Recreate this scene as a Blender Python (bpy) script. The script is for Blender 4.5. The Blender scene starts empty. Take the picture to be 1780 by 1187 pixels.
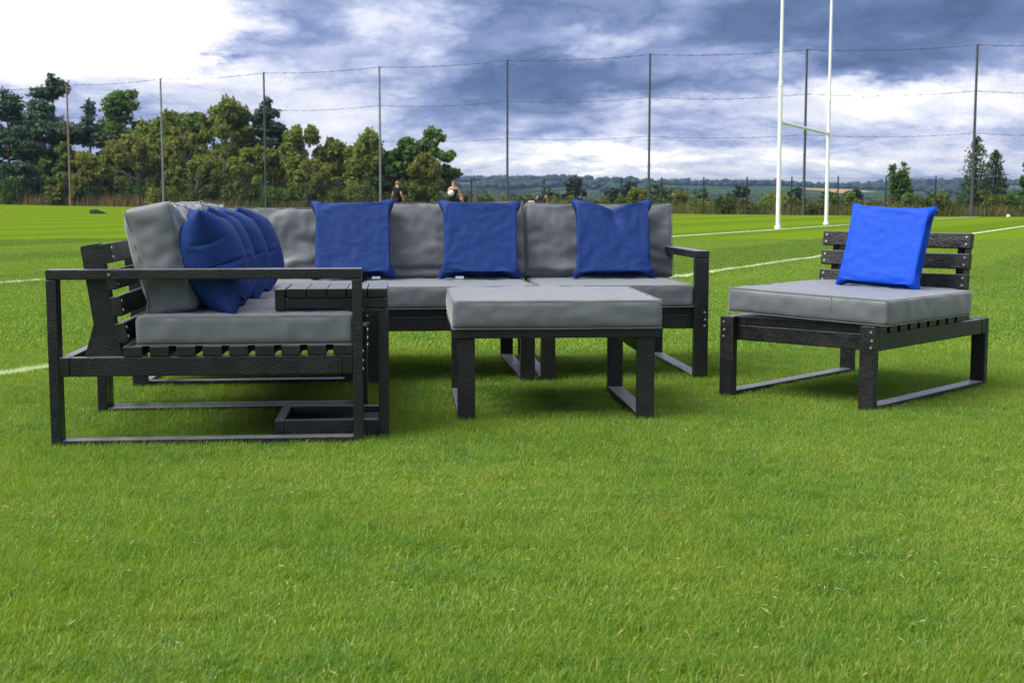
import bpy, bmesh, math, random
import numpy as np
from mathutils import Vector, Matrix, noise

R = math.radians
random.seed(7)
rng = np.random.default_rng(7)
sc = bpy.context.scene
COL = sc.collection

# ------------------------------------------------------------------ camera
CAM_H = 0.88
FOC = 2300.0 / 1780.0
PITCH = math.atan(243.5 / 2300.0)
cam_d = bpy.data.cameras.new('camera')
cam_d.sensor_width = 36.0
cam_d.lens = 36.0 * FOC
cam_d.clip_start = 0.05
cam_d.clip_end = 20000
cam_d.dof.use_dof = True
cam_d.dof.focus_distance = 5.6
cam_d.dof.aperture_fstop = 9.0
cam = bpy.data.objects.new('camera', cam_d)
COL.objects.link(cam)
cam.location = (0, 0, CAM_H)
cam.rotation_euler = (math.pi / 2 - PITCH, 0, 0)
sc.camera = cam

HAZE_D = .00011     # even density of the air, per metre

# ------------------------------------------------------------------ sun, view
SUN_AZ = R(-112)      # from the view direction (+Y), negative is to the left
SUN_EL = R(53)
sun_d = bpy.data.lights.new('sun', 'SUN')
sun_d.energy = 2.9
sun_d.angle = R(42)
sun_d.color = (1.0, 0.95, 0.87)
sun = bpy.data.objects.new('sun', sun_d)
COL.objects.link(sun)
sdir = Vector((math.sin(SUN_AZ) * math.cos(SUN_EL), math.cos(SUN_AZ) * math.cos(SUN_EL), math.sin(SUN_EL)))
sun.rotation_euler = (-sdir).to_track_quat('-Z', 'Y').to_euler()
sc.view_settings.view_transform = 'Standard'
sc.view_settings.look = 'None'
sc.view_settings.gamma = 1.0
sc.view_settings.exposure = 1.0
sc.view_settings.use_curve_mapping = False
sc.render.engine = 'CYCLES'
sc.cycles.max_bounces = 6
sc.cycles.diffuse_bounces = 3
sc.cycles.glossy_bounces = 2
sc.cycles.transmission_bounces = 3
sc.cycles.transparent_max_bounces = 8
sc.cycles.volume_bounces = 0
sc.cycles.use_denoising = True
sc.cycles.use_adaptive_sampling = True
sc.cycles.adaptive_threshold = 0.012
sc.cycles.denoising_prefilter = 'NONE'
sc.cycles.sample_clamp_indirect = 6.0


# ------------------------------------------------------------------ node helpers
class NT:
    def __init__(self, tree):
        self.t = tree; self.n = tree.nodes; self.l = tree.links
    def new(self, typ, **kw):
        nd = self.n.new(typ)
        for k, v in kw.items(): setattr(nd, k, v)
        return nd
    def put(self, sock, v):
        if isinstance(v, bpy.types.NodeSocket): self.l.new(v, sock)
        elif isinstance(v, (tuple, list)) and len(v) == 3 and sock.type == 'RGBA': sock.default_value = (*v, 1)
        else: sock.default_value = v
    def m(self, op, a, b=None, c=None, clamp=False):
        nd = self.new('ShaderNodeMath', operation=op, use_clamp=clamp)
        self.put(nd.inputs[0], a)
        if b is not None: self.put(nd.inputs[1], b)
        if c is not None: self.put(nd.inputs[2], c)
        return nd.outputs[0]
    def add(self, *a):
        r = a[0]
        for b in a[1:]: r = self.m('ADD', r, b)
        return r
    def mul(self, a, b): return self.m('MULTIPLY', a, b)
    def xyz(self, x, y, z):
        nd = self.new('ShaderNodeCombineXYZ')
        for i, v in enumerate((x, y, z)): self.put(nd.inputs[i], v)
        return nd.outputs[0]
    def sep(self, v):
        nd = self.new('ShaderNodeSeparateXYZ'); self.put(nd.inputs[0], v)
        return nd.outputs
    def noise(self, vec, scale=5, detail=4, rough=.5, dist=0, color=False):
        nd = self.new('ShaderNodeTexNoise')
        if vec is not None: self.put(nd.inputs['Vector'], vec)
        self.put(nd.inputs['Scale'], scale); self.put(nd.inputs['Detail'], detail)
        self.put(nd.inputs['Roughness'], rough); self.put(nd.inputs['Distortion'], dist)
        return nd.outputs['Color' if color else 'Fac']
    def ramp(self, fac, stops, interp='LINEAR'):
        nd = self.new('ShaderNodeValToRGB'); e = nd.color_ramp.elements
        nd.color_ramp.interpolation = interp
        while len(e) < len(stops): e.new(.5)
        for el, (p, c) in zip(e, stops):
            el.position = p; el.color = (*c, 1) if len(c) == 3 else c
        self.put(nd.inputs[0], fac)
        return nd.outputs[0]
    def mix(self, f, a, b, blend='MIX'):
        nd = self.new('ShaderNodeMix', data_type='RGBA', blend_type=blend)
        self.put(nd.inputs[0], f); self.put(nd.inputs[6], a); self.put(nd.inputs[7], b)
        return nd.outputs[2]
    def rng(self, v, a, b, c, d, smooth=True):
        nd = self.new('ShaderNodeMapRange', interpolation_type='SMOOTHSTEP' if smooth else 'LINEAR')
        self.put(nd.inputs[0], v)
        for i, q in enumerate((a, b, c, d)): nd.inputs[i + 1].default_value = q
        return nd.outputs[0]
    def vmul(self, v, s):
        nd = self.new('ShaderNodeVectorMath', operation='MULTIPLY')
        self.put(nd.inputs[0], v); nd.inputs[1].default_value = s
        return nd.outputs[0]
    def vadd(self, a, b):
        nd = self.new('ShaderNodeVectorMath', operation='ADD')
        self.put(nd.inputs[0], a); self.put(nd.inputs[1], b)
        return nd.outputs[0]
    def bump(self, hgt, strength=.3, dist=.01):
        nd = self.new('ShaderNodeBump'); self.put(nd.inputs['Height'], hgt)
        nd.inputs['Strength'].default_value = strength; nd.inputs['Distance'].default_value = dist
        return nd.outputs[0]


# ------------------------------------------------------------------ world: broken cloud over a Nishita sky
world = bpy.data.worlds.new('World'); sc.world = world
world.use_nodes = True
world.cycles.sampling_method = 'MANUAL'
world.cycles.sample_map_resolution = 256
W_ = NT(world.node_tree); W_.n.clear()
tc = W_.new('ShaderNodeTexCoord').outputs['Generated']
dx, dy, dz = W_.sep(tc)
az = W_.m('ARCTAN2', dx, dy)                       # 0 ahead, positive to the right
el = W_.m('ARCSINE', dz)
skyn = W_.new('ShaderNodeTexSky', sky_type='NISHITA')
skyn.sun_disc = False; skyn.sun_elevation = SUN_EL; skyn.sun_rotation = SUN_AZ
skyn.air_density = 1.0; skyn.dust_density = 2.0; skyn.ozone_density = 1.5
clear = W_.mix(1.0, skyn.outputs[0], (0.08, 0.08, 0.08), 'MULTIPLY')


def P(px, py): return math.atan((px - 890) / 2300.0), math.atan((350 - py) / 2300.0)


elc = W_.m('MAXIMUM', el, 0.0)
elw = W_.m('POWER', W_.add(elc, .012), .62)         # cloud decks bunch up towards the horizon
# azimuth would leave a seam behind the viewer: use the horizontal direction instead
hx = W_.mul(dx, 5.4); hy = W_.mul(dy, 5.4)
base_v = W_.xyz(hx, hy, W_.mul(elw, 10.0))
n_big = W_.noise(base_v, .95, 4, .56, .5)
n_mid = W_.noise(W_.vadd(base_v, (3.1, 7.7, 1.3)), 2.3, 6, .55, .25)
n_fine = W_.noise(W_.vadd(base_v, (9.1, 2.7, 5.3)), 7.0, 4, .6, .1)
warp = W_.m('SUBTRACT', W_.noise(W_.vadd(base_v, (1.1, 5.7, 8.3)), 3.0, 5, .66), .5)
warp2 = W_.m('SUBTRACT', W_.noise(W_.vadd(base_v, (4.1, 1.7, 2.3)), 3.6, 5, .66), .5)
azw = W_.add(az, W_.mul(warp, .13)); elv = W_.add(el, W_.mul(warp2, .045))


def blob(px, py, rx, ry, amp, hard=1.0):
    a, e = P(px, py)
    u = W_.m('DIVIDE', W_.m('SUBTRACT', azw, a), rx / 2300.0)
    v = W_.m('DIVIDE', W_.m('SUBTRACT', elv, e), ry / 2300.0)
    q = W_.add(W_.mul(u, u), W_.mul(v, v))
    return W_.mul(W_.m('EXPONENT', W_.mul(W_.m('POWER', q, hard), -1.0)), amp)


bsum = W_.add(
    blob(140, 40, 290, 110, .85, 2.0),      # blown-out white bank, top left
    blob(180, 150, 420, 60, .26),
    blob(700, 55, 100, 50, .34), blob(1010, 68, 130, 28, .24), blob(1270, 110, 190, 26, .20),
    blob(580, 215, 190, 60, .32), blob(1620, 185, 260, 45, .40, 1.5), blob(1180, 185, 200, 22, .26),
    blob(1010, 268, 300, 24, .32), blob(1420, 276, 560, 22, .28), blob(1350, 215, 130, 18, .2),
    blob(480, 40, 120, 60, -.16), blob(950, 140, 290, 38, -.34), blob(1300, 40, 460, 55, -.30), blob(1520, 130, 140, 24, -.34),
    blob(850, 195, 200, 26, -.16), blob(1720, 60, 240, 50, -.22), blob(405, 112, 40, 16, -.42))
# brightness: grey decks, brighter towards the horizon, raised high overhead as added fill light
billow = W_.m('ABSOLUTE', W_.m('SUBTRACT', n_mid, .5))
bright = W_.add(.37, W_.mul(W_.m('SUBTRACT', n_big, .5), .90), W_.mul(W_.m('SUBTRACT', n_mid, .5), .34), W_.mul(W_.m('POWER', W_.mul(billow, 2.0), .7), .40),
                W_.mul(W_.m('SUBTRACT', n_fine, .5), .22), bsum, W_.rng(el, .0, .06, .24, 0.0), W_.rng(el, .18, .8, 0.0, .44))
cloud = W_.ramp(bright, [(0.0, (.050, .076, .148)), (.22, (.074, .110, .205)), (.42, (.150, .190, .315)),
                         (.58, (.275, .305, .425)), (.72, (.42, .435, .51)), (.86, (.52, .525, .56)), (1.0, (.78, .775, .78))])
low = W_.rng(el, .0, .05, 1.0, 0.0)
cloud = W_.mix(W_.mul(low, .6), cloud, W_.mix(1.0, cloud, (.96, .92, .74), 'MULTIPLY'))
gap = W_.mul(W_.rng(n_big, .62, .74, 0.0, 1.0), W_.rng(el, .0, .035, .75, .25))
skyc = W_.mix(gap, cloud, clear)
bg = W_.new('ShaderNodeBackground'); W_.put(bg.inputs[0], skyc); bg.inputs[1].default_value = 1.0
W_.l.new(bg.outputs[0], W_.new('ShaderNodeOutputWorld').inputs[0])

# ------------------------------------------------------------------ materials
MATS = {}


def mat(name):
    m = bpy.data.materials.new(name); m.use_nodes = True
    t = NT(m.node_tree); t.n.clear()
    out = t.new('ShaderNodeOutputMaterial')
    MATS[name] = m
    return m, t, out


def principled(t, out, col, rough=.5, spec=.5, normal=None, **kw):
    b = t.new('ShaderNodeBsdfPrincipled')
    t.put(b.inputs['Base Color'], col); t.put(b.inputs['Roughness'], rough)
    t.put(b.inputs['Specular IOR Level'], spec)
    if normal is not None: t.l.new(normal, b.inputs['Normal'])
    for k, v in kw.items(): t.put(b.inputs[k.replace('_', ' ')], v)
    t.l.new(b.outputs[0], out.inputs[0])
    return b


def plain(name, col, rough=.6, spec=.4, var=.12, scale=6.0, metallic=0.0):
    m, t, out = mat(name)
    tcn = t.new('ShaderNodeTexCoord').outputs['Object']
    n = t.noise(tcn, scale, 5, .6)
    c = t.mix(n, tuple(v * (1 - var) for v in col), tuple(min(1, v * (1 + var)) for v in col))
    principled(t, out, c, rough, spec, t.bump(t.noise(tcn, scale * 8, 3), .15, .004), Metallic=metallic)
    return m


# charcoal recycled-plastic lumber with its embossed, crackled skin
def lumber(name, emboss, sheen=0.0, r0=.34, r1=.48):
    m, t, out = mat(name)
    tcn = t.new('ShaderNodeTexCoord').outputs['Object']
    info = t.new('ShaderNodeObjectInfo')
    off = t.xyz(t.mul(info.outputs['Random'], 7.0), t.mul(info.outputs['Random'], 3.0), t.mul(info.outputs['Random'], 5.0))
    v = t.vadd(tcn, off)
    wv = t.vadd(v, t.vmul(t.noise(v, 26, 2, .5, 0, True), (.035, .035, .035)))
    vo = t.new('ShaderNodeTexVoronoi', feature='F1'); t.put(vo.inputs['Vector'], wv); vo.inputs['Scale'].default_value = 150
    rid = t.noise(wv, 125, 3, .55, .8)
    hgt = t.add(t.mul(vo.outputs['Distance'], .8), t.mul(rid, .9))
    fine = t.noise(v, 420, 2)
    hgt = t.add(t.mul(hgt, emboss), t.mul(fine, .08))
    dust = t.noise(v, 9, 5, .65)
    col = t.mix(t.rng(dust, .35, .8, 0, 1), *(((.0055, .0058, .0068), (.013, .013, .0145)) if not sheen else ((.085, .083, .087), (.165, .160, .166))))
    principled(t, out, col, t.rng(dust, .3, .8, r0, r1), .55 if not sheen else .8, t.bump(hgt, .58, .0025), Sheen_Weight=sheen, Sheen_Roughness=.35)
    return m


lumber('lumber', 1.0)
lumber('lumber_end', .10)
lumber('lumber_top_sheen', .10, .30, .30, .45)  # upward faces: dusty tone, paled further to paint in the sky's sheen
plain('screw', (.62, .60, .55), .35, .6, .1, 60, .9)
plain('screw_brass', (.55, .38, .14), .35, .6, .1, 60, .9)


def fabric(name, col, rough=.55, sheen=.0, spec=.35):
    m, t, out = mat(name)
    tcn = t.new('ShaderNodeTexCoord').outputs['Object']
    blot = t.noise(tcn, 5.0, 5, .62)
    c = t.mix(blot, tuple(v * .88 for v in col), tuple(min(1, v * 1.1) for v in col))
    wx = t.new('ShaderNodeTexWave', wave_type='BANDS', bands_direction='X'); t.put(wx.inputs['Vector'], tcn); wx.inputs['Scale'].default_value = 420
    wz = t.new('ShaderNodeTexWave', wave_type='BANDS', bands_direction='Z'); t.put(wz.inputs['Vector'], tcn); wz.inputs['Scale'].default_value = 420
    weave = t.add(wx.outputs['Fac'], wz.outputs['Fac'])
    crk = t.noise(t.vmul(tcn, (1, 1, 1.3)), 14, 4, .55, .8)
    n1 = t.bump(crk, .06, .006)
    nb = t.new('ShaderNodeBump'); t.put(nb.inputs['Height'], weave); nb.inputs['Strength'].default_value = .12
    nb.inputs['Distance'].default_value = .0006; t.l.new(n1, nb.inputs['Normal'])
    principled(t, out, c, rough, spec, nb.outputs[0], Sheen_Weight=sheen, Sheen_Roughness=.5)
    return m


fabric('grey_fabric', (.100, .115, .127), .50, .42, .5)
fabric('navy_fabric', (.0090, .033, .155), .65, 0, .18)
fabric('bright_blue_fabric', (.0010, .060, .50), .6, 0, .2)
plain('tag_white', (.8, .8, .8), .6, .3)
plain('grommet', (.03, .03, .035), .35, .6, .1, 40, .6)
plain('post_white', (.86, .86, .85), .38, .5, .04, 3)
plain('galvanised', (.17, .19, .20), .5, .5, .15, 4)
plain('pole_backlit', (.055, .062, .068), .5, .5, .2, 4)  # galvanised poles against the sky, their backlit darkness put into the colour
plain('pole_timber', (.24, .17, .11), .8, .2, .3, 7)
plain('fence_green', (.012, .022, .022), .55, .4)
plain('rope', (.05, .055, .065), .8, .2)
plain('net_cord', (.06, .065, .08), .8, .2)
plain('skin', (.55, .30, .20), .5, .4, .08)
plain('hair_fair', (.24, .13, .055), .6, .3, .2, 40)
plain('hair_brown', (.06, .03, .015), .6, .3, .2, 40)
plain('black_cloth', (.012, .012, .014), .85, .2, .3, 20)
plain('white_ball', (.75, .76, .78), .5, .4)
plain('pink_ball', (.85, .22, .16), .45, .4)
plain('crate_white', (.72, .73, .75), .5, .4)
plain('house_white', (.66, .64, .60), .8, .2, .08, .5)
plain('house_roof', (.30, .12, .08), .85, .2, .25, 1.5)
plain('house_roof_slate', (.13, .13, .15), .7, .2, .25, 1.5)
plain('window_dark', (.03, .035, .045), .15, .6)
plain('bark', (.075, .058, .045), .9, .15, .4, 5)
plain('bark_pine', (.13, .065, .04), .9, .15, .4, 5)
plain('bark_birch', (.34, .32, .29), .85, .2, .45, 4)


def leafmat(name, c1, c2, trans=.3, c3=None):
    m, t, out = mat(name)
    geo = t.new('ShaderNodeNewGeometry')
    n = t.noise(geo.outputs['Position'], .55, 3, .6)
    rnd = geo.outputs['Random Per Island']
    f = t.add(t.mul(n, .7), t.mul(rnd, .42))
    c = t.mix(t.rng(f, .3, .8, 0, 1), c1, c2)
    if c3: c = t.mix(t.rng(rnd, .86, .97, 0, .8), c, c3)
    d = t.new('ShaderNodeBsdfPrincipled'); t.put(d.inputs['Base Color'], c); d.inputs['Roughness'].default_value = .6
    d.inputs['Specular IOR Level'].default_value = .25
    tr = t.new('ShaderNodeBsdfTranslucent'); t.put(tr.inputs[0], t.mix(1.0, c, (1.1, 1.15, .6), 'MULTIPLY'))
    mx = t.new('ShaderNodeMixShader'); mx.inputs[0].default_value = trans
    t.l.new(d.outputs[0], mx.inputs[1]); t.l.new(tr.outputs[0], mx.inputs[2]); t.l.new(mx.outputs[0], out.inputs[0])
    return m


leafmat('leaf_pine', (.030, .066, .040), (.070, .120, .066), .25)
leafmat('leaf_oak', (.056, .118, .026), (.130, .215, .048), .42)
leafmat('leaf_birch', (.120, .170, .032), (.245, .290, .066), .46, (.20, .16, .04))
leafmat('leaf_olive', (.130, .158, .032), (.250, .268, .066), .46, (.24, .19, .05))
leafmat('leaf_bush', (.050, .085, .016), (.110, .155, .032), .3)
leafmat('leaf_larch', (.042, .080, .034), (.085, .135, .055), .32)
leafmat('dry_grass', (.20, .150, .055), (.34, .26, .11), .3, (.10, .12, .03))
leafmat('weed_green', (.075, .105, .022), (.150, .170, .045), .3, (.26, .20, .08))
leafmat('clippings', (.26, .22, .09), (.44, .40, .18), .2, (.20, .11, .06))
leafmat('leaf_valley', (.016, .032, .018), (.036, .058, .028), .2)

# pitch geometry: painted lines run along LD, at these offsets across LN
LD = Vector((.4600, .8879)); LN = Vector((.8879, -.4600))
LINES = ((-5.50, .055), (-11.70, .06))


def lawn_colour(t, pos, blade=False):
    x, y, z = t.sep(pos)
    flat = t.xyz(x, y, 0.0)
    w = t.add(t.mul(x, LN.x), t.mul(y, LN.y))
    wob = t.mul(t.m('SUBTRACT', t.noise(flat, .6, 2), .5), .5)
    st = t.m('SINE', t.mul(t.add(w, wob), 2 * math.pi / 5.2))
    stripe = t.rng(st, -.35, .35, 0, 1)
    big = t.noise(flat, .9, 4, .6)
    mid = t.noise(flat, 7.5, 5, .7)
    far = t.rng(y, 7, 22, 0, 1)
    near = t.mix(t.rng(mid, .30, .70, 0, 1), (.128, .274, .028), (.236, .356, .032))
    near = t.mix(t.rng(big, .38, .66, 0, .75), near, (.262, .372, .032))
    straw = t.mul(t.rng(t.noise(t.vadd(flat, (7, 3, 0)), 2.3, 5, .65), .56, .74, 0, .40), t.rng(y, 4.6, 7.0, 1, 0))
    near = t.mix(straw, near, (.31, .31, .065))
    fc = t.mix(stripe, (.090, .152, .008), (.130, .200, .009))
    if blade: fc = t.mix(1.0, fc, (1.75, 1.78, 2.6), 'MULTIPLY')      # upright blades shade one another
    c = t.mix(t.mul(far, .85), near, fc)
    return c, flat, w


def line_mask(t, flat, w):
    e = t.mul(t.m('SUBTRACT', t.noise(flat, 28, 3, .7), .5), .05)
    r = None
    for o, hw in LINES:
        q = t.rng(t.add(t.m('ABSOLUTE', t.m('SUBTRACT', w, o)), e), hw - .012, hw + .012, 1, 0)
        r = q if r is None else t.m('MAXIMUM', r, q)
    return r


# grass blades
m, t, out = mat('grass_blade')
geo = t.new('ShaderNodeNewGeometry')
c, flat, w = lawn_colour(t, geo.outputs['Position'], True)
rnd = geo.outputs['Random Per Island']
c = t.mix(t.rng(rnd, 0, 1, 0, .5, False), c, t.mix(1.0, c, (.46, .56, .52), 'MULTIPLY'))
c = t.mix(t.rng(rnd, .95, .98, 0, .85), c, (.40, .37, .14))
c = t.mix(t.mul(line_mask(t, flat, w), .75), c, (.72, .76, .70))
d = t.new('ShaderNodeBsdfPrincipled'); t.put(d.inputs['Base Color'], c); d.inputs['Roughness'].default_value = .45
d.inputs['Specular IOR Level'].default_value = .5
tr = t.new('ShaderNodeBsdfTranslucent'); t.put(tr.inputs[0], t.mix(1.0, c, (1.15, 1.2, .5), 'MULTIPLY'))
mx = t.new('ShaderNodeMixShader'); mx.inputs[0].default_value = .45
t.l.new(d.outputs[0], mx.inputs[1]); t.l.new(tr.outputs[0], mx.inputs[2]); t.l.new(mx.outputs[0], out.inputs[0])

# ground sheet: lawn inside the fence, rough grass, then a patchwork of fields
m, t, out = mat('ground')
geo = t.new('ShaderNodeNewGeometry'); pos = geo.outputs['Position']
c, flat, w = lawn_colour(t, pos)
x, y, z = t.sep(pos)
soil = t.rng(y, 20, 30, 1, 0)
c = t.mix(t.mul(soil, .6), c, (.045, .065, .014))
c = t.mix(t.rng(y, 26, 34, 0, .22), c, (.03, .05, .008))  # far turf darkened in place of the blade self-shading missing there
grain = t.noise(t.xyz(t.mul(x, 1.0), t.mul(y, .35), 0.0), 9, 5, .7)
c = t.mix(t.rng(grain, .3, .75, .25, 0), c, (.05, .10, .012))
fd = t.add(t.mul(t.m('ADD', x, 38.0), .4897), t.mul(t.m('SUBTRACT', y, 115.0), .8719))
rough_c = t.mix(t.noise(flat, .25, 4, .6), (.07, .085, .022), (.19, .155, .06))
c = t.mix(t.rng(fd, -.5, .8, 0, 1), c, rough_c)
vo = t.new('ShaderNodeTexVoronoi'); vo.inputs['Scale'].default_value = .0042
t.put(vo.inputs['Vector'], t.vadd(t.vmul(flat, (1.0, .42, 1)), t.vmul(t.noise(flat, .004, 2, .5, 0, True), (90, 60, 0))))
fr = t.sep(vo.outputs['Color'])[0]
fields = t.ramp(fr, [(0, (.040, .070, .022)), (.36, (.065, .10, .03)), (.62, (.050, .085, .028)), (.84, (.085, .115, .035))], 'CONSTANT')
rx = t.m('DIVIDE', x, t.m('MAXIMUM', y, 1.0))
corn = t.mul(t.mul(t.rng(rx, .175, .195, 0, 1), t.rng(rx, .29, .31, 1, 0)), t.mul(t.rng(y, 1500, 1560, 0, 1), t.rng(y, 2150, 2200, 1, 0)))
corn = t.mul(corn, t.rng(fr, .40, .44, 0, 1))
fields = t.mix(corn, fields, (.38, .25, .11))
wood = t.rng(t.add(t.noise(flat, .0035, 4, .6), t.mul(t.rng(y, 2300, 2900, 0, 1), .25)), .50, .56, 0, 1)
fields = t.mix(t.mul(wood, t.m('SUBTRACT', 1.0, corn)), fields, (.020, .034, .016))
c = t.mix(t.rng(y, 250, 420, 0, 1), c, fields)
principled(t, out, c, .9, .0, t.bump(t.noise(pos, 38, 4, .7), .5, .03))
m, t, out = mat('line_paint')
geo = t.new('ShaderNodeNewGeometry')
f = t.noise(geo.outputs['Position'], 30, 4, .7)
principled(t, out, t.mix(t.rng(f, .45, .7, 0, .75), (.72, .76, .70), (.12, .22, .03)), .9, .1)

# ------------------------------------------------------------------ mesh helpers
def obj(name, me, parent=None, loc=(0, 0, 0), rot=(0, 0, 0)):
    o = bpy.data.objects.new(name, me); COL.objects.link(o)
    o.location = loc; o.rotation_euler = rot
    if parent is not None: o.parent = parent
    return o


def empty(name, loc=(0, 0, 0), rz=0.0):
    o = bpy.data.objects.new(name, None); COL.objects.link(o)
    o.location = loc; o.rotation_euler = (0, 0, rz); o.empty_display_size = .1
    return o


def tag(o, label=None, cat=None, group=None, kind=None):
    if label: o['label'] = label
    if cat: o['category'] = cat
    if group: o['group'] = group
    if kind: o['kind'] = kind
    return o


def np_mesh(name, V, F, material, smooth=False):
    """V (n,3) array; F (m,k) int array, all faces the same size."""
    V = np.asarray(V, np.float32); F = np.asarray(F, np.int32)
    me = bpy.data.meshes.new(name)
    me.vertices.add(len(V)); me.vertices.foreach_set('co', V.ravel())
    k = F.shape[1]
    me.loops.add(F.size); me.loops.foreach_set('vertex_index', F.ravel())
    me.polygons.add(len(F))
    me.polygons.foreach_set('loop_start', np.arange(0, F.size, k, dtype=np.int32))
    me.polygons.foreach_set('loop_total', np.full(len(F), k, np.int32))
    if smooth: me.polygons.foreach_set('use_smooth', np.ones(len(F), bool))
    me.update(calc_edges=True)
    if material: me.materials.append(MATS[material])
    return me


def bm_mesh(name, bm, material, smooth=False):
    me = bpy.data.meshes.new(name); bm.normal_update(); bm.to_mesh(me); bm.free()
    if material: me.materials.append(MATS[material])
    if smooth:
        for p in me.polygons: p.use_smooth = True
    return me


_box = {}


def box_mesh(sx, sy, sz, material, bev=.004):
    """Board centred on its own origin; the embossed skin runs round it, the sawn ends stay plainer."""
    key = (round(sx, 4), round(sy, 4), round(sz, 4), material, bev)
    if key in _box: return _box[key]
    bm = bmesh.new(); bmesh.ops.create_cube(bm, size=1)
    bmesh.ops.scale(bm, vec=(sx, sy, sz), verts=bm.verts)
    if bev: bmesh.ops.bevel(bm, geom=bm.edges[:], offset=min(bev, .3 * min(sx, sy, sz)), segments=2, profile=.6, affect='EDGES')
    me = bm_mesh('board', bm, material)
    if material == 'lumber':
        me.materials.append(MATS['lumber_end']); me.materials.append(MATS['lumber_top_sheen'])
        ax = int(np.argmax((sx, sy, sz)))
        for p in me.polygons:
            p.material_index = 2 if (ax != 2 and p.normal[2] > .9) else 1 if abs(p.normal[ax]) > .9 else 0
    _box[key] = me
    return me


def board(name, lo, hi, parent, material='lumber', bev=.004, rot=(0, 0, 0)):
    s = [hi[i] - lo[i] for i in range(3)]
    return obj(name, box_mesh(*s, material, bev), parent, [(hi[i] + lo[i]) / 2 for i in range(3)], rot)


def tube_arrays(pts, radii, seg=8, closed=False, cap=True):
    pts = [Vector(p) for p in pts]; n = len(pts); V = []; F = []
    up = Vector((0, 0, 1)); prev = None
    for i, p in enumerate(pts):
        if closed: d = (pts[(i + 1) % n] - pts[i - 1])
        else: d = pts[min(i + 1, n - 1)] - pts[max(i - 1, 0)]
        d.normalize()
        a = prev if prev is not None else (up if abs(d.z) < .9 else Vector((1, 0, 0)))
        s = d.cross(a)
        if s.length < 1e-6: s = d.cross(Vector((1, .3, .2)))
        s.normalize(); b = s.cross(d).normalized(); prev = b
        r = radii[i] if hasattr(radii, '__len__') else radii
        for k in range(seg):
            th = 2 * math.pi * k / seg
            V.append(p + s * (r * math.cos(th)) + b * (r * math.sin(th)))
    m_ = n if closed else n - 1
    for i in range(m_):
        j = (i + 1) % n
        for k in range(seg):
            l = (k + 1) % seg
            F.append((i * seg + k, i * seg + l, j * seg + l, j * seg + k))
    if cap and not closed:
        for base, flip in ((0, True), ((n - 1) * seg, False)):
            c = len(V); V.extend(V[base:base + seg])
            q = tuple(range(c, c + seg)); F.append(q[::-1] if flip else q)
    return V, F


def tube(name, pts, radii, material, parent=None, seg=8, closed=False, loc=(0, 0, 0)):
    V, F = tube_arrays(pts, radii, seg, closed)
    me = bpy.data.meshes.new(name); me.from_pydata([tuple(v) for v in V], [], F)
    for p in me.polygons: p.use_smooth = True
    me.materials.append(MATS[material])
    return obj(name, me, parent, loc)


# ------------------------------------------------------------------ terrain
FA = Vector((-38.0, 115.0)); FE = Vector((.8719, -.4897)); FN = Vector((.4897, .8719))


def ss(a, b, v):
    q = np.clip((v - a) / (b - a), 0, 1); return q * q * (3 - 2 * q)


def gz(x, y, soil=False):
    x = np.asarray(x, float); y = np.asarray(y, float)
    z = .48 * np.clip((y - 40) / 75, 0, 1.6) * np.clip((20 - x) / 58, -.15, 1.2)
    d = (x - FA.x) * FN.x + (y - FA.y) * FN.y
    z = z - 3.0 * ss(8, 70, d) * ss(-30, 15, x) - 9 * ss(20, 420, d)
    rid = 46 + 4 * np.sin(x / 410.0 + .6) + 5 * np.sin(x / 173.0 + 1.1) + 2.5 * np.sin(x / 61.0)
    z = z + rid * (.22 * ss(420, 1200, y) + .78 * ss(1000, 3000, y)) + 2.5 * np.sin(x / 230 + y / 310) * ss(500, 900, y)
    if soil: z = z - .027 * (1 - ss(22, 31, y))
    return z


def spaced(a, b, d0, g):
    r = [a]; d = d0
    while r[-1] < b: r.append(r[-1] + d); d *= g
    return r


xs = spaced(0, 2600, 2.0, 1.045); xs = np.array([-v for v in xs[:0:-1]] + xs)
ys = np.array([-v for v in spaced(0, 400, 3.0, 1.25)[:0:-1]] + spaced(0, 3150, 1.5, 1.022))
GX, GY = np.meshgrid(xs, ys)
GV = np.stack([GX.ravel(), GY.ravel(), gz(GX, GY, True).ravel()], 1)
nx, ny = len(xs), len(ys)
ii = (np.arange(ny - 1)[:, None] * nx + np.arange(nx - 1)[None]).ravel()
ground = obj('ground', np_mesh('ground', GV, np.stack([ii, ii + 1, ii + 1 + nx, ii + nx], 1), 'ground', True))
tag(ground, 'mown green playing field running out to valley and far hills', 'ground', kind='structure')

for (o, hw), (s0, s1), lab in zip(LINES, ((-2, 84), (2, 88)), ('white painted line passing under the corner sofa', 'white painted line running under the goal posts')):
    V = []; F = []
    ss_ = np.arange(s0, s1, 1.0)
    for i, s in enumerate(ss_):
        for e in (-1, 1):
            p = LD * s + LN * (o + e * hw)
            V.append((p.x, p.y, float(gz(p.x, p.y, True)) + .006))
        if i: F.append((2 * i - 2, 2 * i - 1, 2 * i + 1, 2 * i))
    tag(obj('pitch_line', np_mesh('pitch_line', V, F, 'line_paint')), lab, 'line', kind='structure')

# ------------------------------------------------------------------ furniture frames
BT, BW = .037, .072          # every board is 37 x 72 mm
SOIL = -.029
HF, HA = .352, .634          # top of the seat slats, top of the arm
LEAN = .155

_scr = None


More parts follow.
